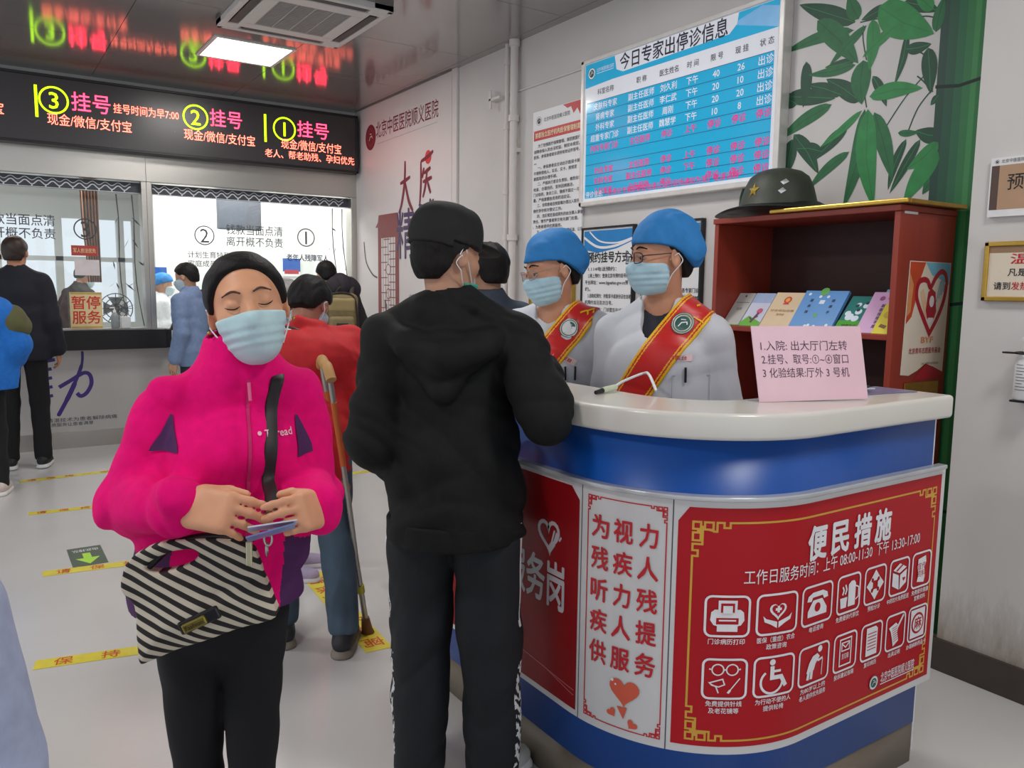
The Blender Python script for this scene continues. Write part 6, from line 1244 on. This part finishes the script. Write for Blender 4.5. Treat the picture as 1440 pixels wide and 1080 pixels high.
# ------------------------------------------------------------ the two staff behind the counter
def staff(base, az, h, label, haz, hp, dark, J_=None, sk=(196, 140, 112), seed=1, roll=0., tag_tilt=0., mrgb=(176, 208, 222)):
    P = person(base, az, label, 'counter staff in white coats'); del P['group']; J = joints(h); J['wrR'] = A3(.15, .1, .9); J['wrL'] = A3(-.15, .1, .9); J['elR'] = A3(.2, -.06, 1.1); J['elL'] = A3(-.2, -.06, 1.1); J['shR'] = A3(.164, -.01, 1.35); J['shL'] = A3(-.164, -.01, 1.35)
    J.update({k: A3(*v) for k, v in (J_ or {}).items()}); M = rotz(haz)@rotx(hp)@roty(roll); c = J['hed']; skm = skin(sk); hs = 1.0; s = J['s']
    body(J, P, skm, .0048, M, hs, None)
    coat = mat('white coat cotton', (206, 208, 216), .8, var=.02, scale=20, bump=.06, bscale=300)
    def lap(S): S.cap(J['pel']-A3(0, 0, .5), J['pel'], .175, .165, .05, .8, A3(0, 1, 0))
    def vee(S): pass
    ct = top(P, J, coat, 1.0, .02, (.046, .043, .038), vox=.0056, hem=.5, name='white_coat', pre=lap, amp=.0065, fq=26, neck=.11, vee=True, seed=seed, flat=.7)
    nk = J['nek']; S = Solid()                                    # lapels round the neck
    for x in (-1, 1): S.chain([nk+A3(.015*x, -.058, .03), nk+A3(.066*x, -.015, .028), nk+A3(.075*x, .04, -.005), nk+A3(.066*x, .085, -.065), nk+A3(.03*x, .118, -.16)], [.012, .013, .014, .014, .005], .008)
    solid_obj('collar', S, .0045, coat, ct)
    f = stick(ct)
    S = Solid(); torso(S, J, .9, .008, flat=.7); zt = nk[2]-.012; S.keep(lambda X, Y, Z: np.maximum(Z-zt-.35*np.abs(X)+.3*np.maximum(Y, 0), J['che'][2]-.1-Z)+0*X+0*Y); S.cap(nk-A3(0, 0, .06), nk+A3(0, .02, .1), .066, .06, .005, sub=True)
    solid_obj('undershirt', S, .006, mat('undershirt %d' % dark[0], dark, .8), P)
    trousers(P, J, mat('staff trousers', (40, 42, 52), .8), vox=.011, end=0); 
    for sd in 'RL': shoe(P, J, sd, M_black, M_grey, .008)
    hair_obj(P, c, M, hs, .008, [-.12, -.06, -.035, .0, .02], [-.07, -.065, .0, .02, .05], HAIR, .0045, seed=3)
    def puff(S): S.ell(c+M@A3(0, -.03, .075), A3(.088, .098, .078), M, .03); S.cap(c+M@A3(-.05, -.085, .02), c+M@A3(.05, -.085, .02), .045, .045, .04)
    hair_obj(P, c, M, hs, .016, [-.15, -.08, -.03, .0, .04, .1, .13], [-.045, -.03, .014, .032, .042, .05, .052], CAPB, .0045, puff, 'surgical_cap', seed+5, .004, fq=60)
    S = Solid(); 
    eyes_open(P, c, M, hs, -.3); brows(P, c, M, hs, .004); mask_obj(P, c, M, hs, mrgb, .0036, top=-.01, bot=-.118, seed=seed)
    glasses(P, c, M, hs, mat('glasses frame %d' % seed, (44, 36, 44) if seed < 4 else (150, 138, 128), .3, .3), .0019 if seed < 4 else .0013)
    # sash over the left shoulder
    S = Solid(); torso(S, J, 1.0, .02+.011, flat=.7); arms(S, J, (.046, .043, .038), .02+.01)
    nv = nrm(A3(.84, 0, .54)); p0 = A3(-.045, 0, J['che'][2]+.045); e_ = lambda C: (C-p0)@nv
    S.disp(folds(.0045, 24, seed+2)); S.keep(lambda X, Y, Z: (np.abs((X-p0[0])*nv[0]+(Z-p0[2])*nv[2]+.1*np.minimum(Y, 0))-.058)+0*Y)
    S.keep(lambda X, Y, Z: np.maximum((X-.2), np.maximum(-.17-X, -.07-Y+0*Z))+0*Z+0*Y+0*X)
    yel = mat('sash yellow', (240, 190, 30), .45); rd = mat('sash red satin', (206, 26, 26), .35, var=.05, scale=9, sheen=.2)
    def sm(C): d = np.abs((C[:, 0]-p0[0])*nv[0]+(C[:, 2]-p0[2])*nv[2]+.1*np.minimum(C[:, 1], 0)); return ((d > .0495) | ((d > .0405) & (d < .0445))).astype(int)
    sa = solid_obj('sash', S, .0032, [rd, yel], P, sm, relax=1)
    f2 = stick(sa); sx = lambda u, v, o: f2(-u, v, o); eu, ev = -p0[0]+.048, p0[2]+.075
    k = Ink(sx, .002); k.emblem(eu, ev, .034, 0, 1, 0); k.o = .0045; k.ring(eu, ev, .026, .029, 2); k.build('emblem', [M_paper, mat('emblem green', (24, 84, 74), .4), mat('emblem olive', (86, 110, 60), .4)], sa, world=False)
    k = Ink(sx, .002); 
    for a, b in ((0, 0), (.022, .006)): k.line(catmull([(eu+.03+a, ev+.055+b), (eu+.052+a, ev+.062+b), (eu+.06+a, ev+.048+b)]), .006, 0)
    k.build('lettering', yel, sa, world=False)
    sx2 = lambda u, v, o: f(-u, v, o); k = Ink(sx2, .0035); bu, bv = .125, J['che'][2]-.045       # chest pocket, badge and pen on the left side
    k.line([(bu-.05, bv), (bu+.05, bv)], .0035, 0); k.line([(bu-.05, bv), (bu-.05, bv-.13), (bu+.05, bv-.13), (bu+.05, bv)], .0018, 0); k.line(dense([(.012, nk[2]-.16), (.016, .62)], .04), .002, 0); k.build('pocket_seam', mat('seam grey', (160, 164, 174), .8), ct, world=False)
    mb = MB()
    for q in ((-.012,) if seed < 4 else (-.03, .0)): mb.tube([f(-(bu+q), bv+.028, .006), f(-(bu+q), bv-.02, .005)], .0038, 0, 8)
    pn_ = MB().add([l2w(P, v) for v in mb.V], mb.F).build('pen', M_black, label='black pen clipped in the coat pocket of the '+('right-hand' if seed < 4 else 'left-hand')+' staff member', cat='pen')
    k = Ink(sx2, .004); ca, sa_ = math.cos(tag_tilt), math.sin(tag_tilt); tu, tv = bu-.035, bv+.058; k.poly([(tu+a*ca-b*sa_, tv+a*sa_+b*ca) for a, b in ((-.04, -.011), (.04, -.011), (.04, .011), (-.04, .011))], 0); k.o = .006; k.text('导医台', tu, tv, .014, 1, ang=tag_tilt, w=.05, bold=.03); k.build('name_badge', [mat('badge pale pink', (240, 206, 206), .4), M_red], ct, world=False)
    return P
staff((1.9, 1.95), 240, 1.73, 'right-hand staff member in white coat, red sash and blue surgical cap behind the counter', -46, -3, (34, 34, 48), dict(hed=(.0, .035, 1.6)), seed=2)
staff((1.81, 2.43), 238, 1.68, 'left-hand staff member in white coat, red sash and blue cap, looking down', -40, -12, (196, 200, 206), dict(hed=(-.0, .03, 1.56)), seed=6, tag_tilt=-.5, roll=4)
# ------------------------------------------------------------ the man in red with the crutch
def red_man():
    P = person((1.1, 3.12), 22, 'man in a red jacket and blue jeans bending over a crutch, seen from behind'); J = joints(1.63, bend=27)
    J.update(shR=A3(.165, .15, 1.25), shL=A3(-.16, .17, 1.23), elR=A3(.262, .04, 1.03), wrR=A3(.15, .24, .98), elL=A3(-.2, .2, .98), wrL=A3(-.1, .4, .95), hed=A3(.005, .225, 1.41), nek=A3(-.02, .14, 1.27), anR=A3(.13, -.07, .085), toR=A3(.16, .07, .03), knR=A3(.1, .0, .47), hpR=A3(.085, -.02, .86), hpL=A3(-.08, -.01, .86), knL=A3(-.1, .04, .47), anL=A3(-.12, .06, .085), toL=A3(-.15, .19, .03))
    M = rotz(-24)@rotx(-38); c = J['hed']; sk = skin((176, 122, 100)); hs = .98
    hd = dict(R=dict(d=A3(-.3, .8, -.3), n=A3(-.8, -.2, -.3), curl=(50, 50, 40)), L=dict(d=A3(.3, .8, -.2), n=A3(.6, 0, -.7), curl=(40, 40, 30)))
    body(J, P, sk, .0065, M, hs, hd)
    red = mat('red jacket cloth', (190, 26, 34), .75, var=.08, scale=30, bump=.12, bscale=220)
    def hump(S): S.ell(A3(.0, .05, 1.2), A3(.2, .12, .12), rotx(-27), .05); S.cap(J['pel']-A3(0, 0, .06), J['pel'], .16, .165, .05, .75, A3(0, 1, 0)); S.chain([A3(-.09, .14, 1.31), A3(-.04, .09, 1.345), A3(.05, .1, 1.33)], [.025, .028, .022], .02)
    top(P, J, red, 1.0, .024, (.054, .05, .04), vox=.0085, hem=.73, pre=hump, amp=.008, fq=26, neck=.062, seed=31, flat=.75)
    MB().tube(catmull([(-.14, .17, 1.27), (-.105, .08, 1.325), (-.045, .055, 1.32), (-.015, .06, 1.30)], 6), .014, 0, 8, flat=.5).build('scarf_edge', M_black, P, world=False)
    MB().tube(catmull([(-.13, .15, 1.28), (-.09, .06, 1.318), (-.05, .04, 1.312)], 6), .006, 0, 8).build('piping', M_paper, P, world=False)
    jeans = mat('washed blue jeans', (70, 88, 104), .85, var=.25, scale=7, bump=.12, bscale=260)
    trousers(P, J, jeans, (.088, .07, .06), vox=.0085, amp=.007, fq=30, seed=14, end=.03)
    for sd in 'RL': shoe(P, J, sd, mat('shoe charcoal', (42, 42, 46), .6, bump=.1), mat('sole taupe', (134, 124, 112), .6), .0058, accent=M_grey)
    hair_obj(P, c, M, hs, .014, [-.12, -.06, -.03, .02, .05, .09], [-.06, -.06, .012, .02, .055, .08], HAIR, .0055, seed=7, amp=.004)
    mask_obj(P, c, M, hs, (176, 212, 216), .0045)
    return P
red_man()
def crutch():
    t0 = A3(1.105, 2.935, 1.19); t1 = A3(1.347, 3.117, .0); d = nrm(t1-t0); sd = nrm(np.cross(d, A3(.83, -.556, 0)))
    C = empty('crutch', tuple(t1), 0, 'metal crutch with tan rubber tip standing beside the man in red', 'crutch'); al = mat('crutch aluminium', (176, 172, 166), .35, .75)
    w = nrm(A3(.2, .98, 0)-d*(A3(.2, .98, 0)@d)); P = lambda t, o: t0+(t1-t0)*t+w*o
    MB().tube([P(.02, -.075), P(.45, -.055), P(.66, -.016)], .011, 0, 10).tube([P(.02, .075), P(.45, .055), P(.66, .016)], .011, 0, 10).build('side_tube', al, C)
    MB().tube([P(.6, 0), P(.97, 0)], .0125, 0, 12).build('leg_tube', al, C); MB().tube([P(.4, -.062), P(.4, .062)], .016, 0, 12).build('hand_grip', mat('grip tan', (150, 96, 60), .6), C)
    MB().tube(catmull([P(.02, -.1), P(-.012, -.05), P(-.005, 0), P(-.012, .05), P(.02, .1)], 5), .02, 0, 12).build('armpit_pad', mat('pad tan', (184, 140, 86), .6), C)
    MB().tube([P(.1, -.0725), P(.32, -.062)], .0125, 0, 10).tube([P(.1, .0725), P(.32, .062)], .0125, 0, 10).build('warning_label', mat('label orange', (196, 96, 44), .5), C)
    MB().tube([P(.935, 0), P(.955, 0), P(.985, 0), P(.9985, 0)], [.017, .02, .024, .029], 0, 16).build('rubber_tip', mat('tip brown rubber', (122, 78, 46), .6), C)
    MB().tube([P(.8, 0), P(.83, 0)], .017, 0, 12).build('collar', mat('collar yellow', (196, 184, 60), .5), C); mb = MB()
    for i in range(6): q = P(.5+.06*i, 0); mb.tube([q-sd*.016-w*.02*(i < 2), q+sd*.016-w*.02*(i < 2)], .004, 0, 8)
    mb.build('adjusting_button', M_steel, C)
crutch()
# ------------------------------------------------------------ people further back and at the edges
bystander((1.95, 3.12), 12, 1.7, 'dark-haired man in a grey suit jacket behind the man in the black cap', (62, 70, 84), (40, 42, 50), head_az=-18, vox=.0085, jname='suit_jacket', sk=skin((184, 136, 108)), far=False)
bystander((1.3, 4.0), 118, 1.52, 'person with lilac sneakers and purple trousers hidden behind the man in red', (150, 140, 150), (70, 50, 92), 'long', hair=mat('grey hair', (140, 136, 134), .5, var=.2, scale=60), shoes=((176, 160, 190), (206, 200, 206)))
pf, Jf, Mf = bystander((2.78, 7.0), 15, 1.74, 'person in a black padded hooded jacket with a backpack at the right ticket window', (38, 32, 40), (26, 26, 30), bend=9, lean=-9, g=1.25, t=.045, shoes=((210, 210, 210), (226, 226, 226)), vox=.012, head_az=-15, mask=False)
S = Solid(); S.ell(A3(.02, -.06, 1.46), A3(.16, .1, .13)); S.ell(A3(.02, -.02, 1.5), A3(.1, .1, .1)); S.disp(folds(.012, 30, 3)); solid_obj('hood', S, .011, mat('jacket 38 32 40', (38, 32, 40), .8), pf)
def backpack():
    b = l2w(pf, A3(-.02, -.255, 1.0)); B = empty('backpack', tuple(b), -rad(15), 'olive tan backpack worn on the black padded jacket at the ticket window', 'backpack')
    ol = mat('backpack olive', (136, 120, 84), .8, var=.1, scale=30); dk = mat('backpack dark trim', (48, 42, 38), .7); S = Solid(); S.box(A3(0, 0, .2), A3(.15, .075, .23), rotx(4), .06); S.disp(folds(.006, 30, 9)); solid_obj('pack_body', S, .009, ol, B)
    S = Solid(); S.box(A3(0, -.08, .12), A3(.11, .04, .11), rotx(4), .03); solid_obj('front_pocket', S, .008, ol, B)
    S = Solid(); S.box(A3(.0, -.07, .33), A3(.12, .03, .06), rotx(4), .025); solid_obj('top_pocket', S, .008, mat('backpack light', (160, 142, 98), .8), B)
    MB().tube(catmull([(-.14, -.06, .04), (-.13, -.085, .3), (-.08, -.07, .42), (.08, -.07, .42), (.13, -.085, .3), (.14, -.06, .04)], 6), .009, 0, 6).box((-.05, -.128, .13), (.05, -.118, .17)).tube(catmull([(-.04, 0, .43), (0, -.01, .48), (.04, 0, .43)], 6), .008, 0, 6).build('trim', dk, B, world=False)
    for x in (-1, 1): MB().tube(catmull([(.1*x, .05, .4), (.13*x, .16, .5), (.14*x, .3, .4), (.14*x, .27, .1), (.12*x, .1, .04)], 6), .022, 0, 8, flat=.35).build('shoulder_strap', dk, B, world=False)
backpack()
bystander((.3, 7.5), 10, 1.86, 'tall man in navy jacket and black trousers at the left ticket window, back to us', (22, 24, 36), (16, 16, 20), g=1.14, t=.03, hair=mat('dark brown hair', (48, 34, 28), .5, var=.2, scale=60), shoes=((30, 30, 32), (226, 226, 226)), head_az=10, mask=False, sk=skin((196, 138, 108)))
pk, Jk, Mk = bystander((.0, 6.66), 8, 1.6, 'person in bright blue padded jacket with olive sleeve at the left edge', (24, 112, 204), (18, 18, 20), 'long', g=1.3, t=.06, hem=.8, shoes=((206, 190, 184), (226, 222, 220)), J=dict(elR=(.235, .0, 1.06), wrR=(.19, .16, .95)))
S = Solid(); S.ell(A3(.225, .02, 1.21), A3(.105, .13, .13), roty(-20)); S.disp(folds(.008, 40, 5)); solid_obj('elbow_patch', S, .011, mat('olive sleeve', (92, 92, 58), .85), pk)
pg, Jg, Mg = bystander((1.6, 7.35), -40, 1.68, 'person in a pale denim shirt with a dark shoulder strap at the right ticket window', (116, 136, 172), (44, 48, 60), 'short', bend=6, head_az=-12, head_pitch=-10)
MB().tube(catmull([(-.1, .17, 1.1), (.02, .15, 1.28), (.12, .03, 1.43), (.09, -.12, 1.36), (-.05, -.2, 1.1)], 6), .024, 0, 8, flat=.35).build('shoulder_strap', M_black, pg, world=False)
tb = MB().box((1.46, 7.62, .84), (1.74, 7.66, 1.14)).build('tote_bag', mat('tote pale blue', (206, 212, 224), .6, var=.04), bevel=.006, label='pale patterned tote bag held at the counter edge by the denim shirt', cat='bag')
k = Ink(on_y(7.62)); rng = random.Random(2)
for i in range(12): k.poly([(1.5+.2*rng.random()+.016*math.cos(a)*(1 if q % 2 else .45), .87+.1*rng.random()*0+.009*i+.016*math.sin(a)*(1 if q % 2 else .45)) for q, a in enumerate(np.linspace(0, 2*math.pi, 11)[:-1])], 0) if i % 2 else None
k.build('star_print', M_grey, tb); MB().tube(catmull([(1.53, 7.64, 1.13), (1.55, 7.64, 1.26), (1.63, 7.64, 1.26), (1.66, 7.64, 1.13)], 6), .007).build('handle', M_grey, tb)
bystander((2.0, 7.72), 5, 1.76, 'dark-haired person in dark clothes between the denim shirt and the window', (54, 56, 70), (30, 30, 36), 'short', head_az=25)
# in the office behind the glass
ph, Jh, Mh = bystander((1.62, 9.15), 84, 1.6, 'office clerk in white coat and blue cap seen in profile behind the glass', (216, 222, 226), (60, 64, 74), 'surgical', bend=5, jname='white_coat', J=dict(elR=(.2, .05, 1.06), wrR=(.12, .3, 1.04)))
bystander((.82, 9.4), 62, 1.72, 'person in a black jacket with a bag strap and mask behind the left window', (30, 30, 32), (30, 30, 36), 'short', bend=16, head_pitch=-10)
bystander((.55, 10.6), 30, 1.6, 'person in a bright green top far behind the left window', (108, 206, 36), (60, 62, 70), 'short')
# close to the camera, cut off by the lower left corner
pl_, Jl, Ml = bystander((-.158, .985), 30, 1.48, 'person in a pale lilac-blue coat cut off by the lower left corner', (166, 174, 202), (70, 74, 88), 'long', g=1.0, t=.02, vox=.009, mask=False, J=dict(elR=(.18, -.02, .93), wrR=(.17, .08, .72)))
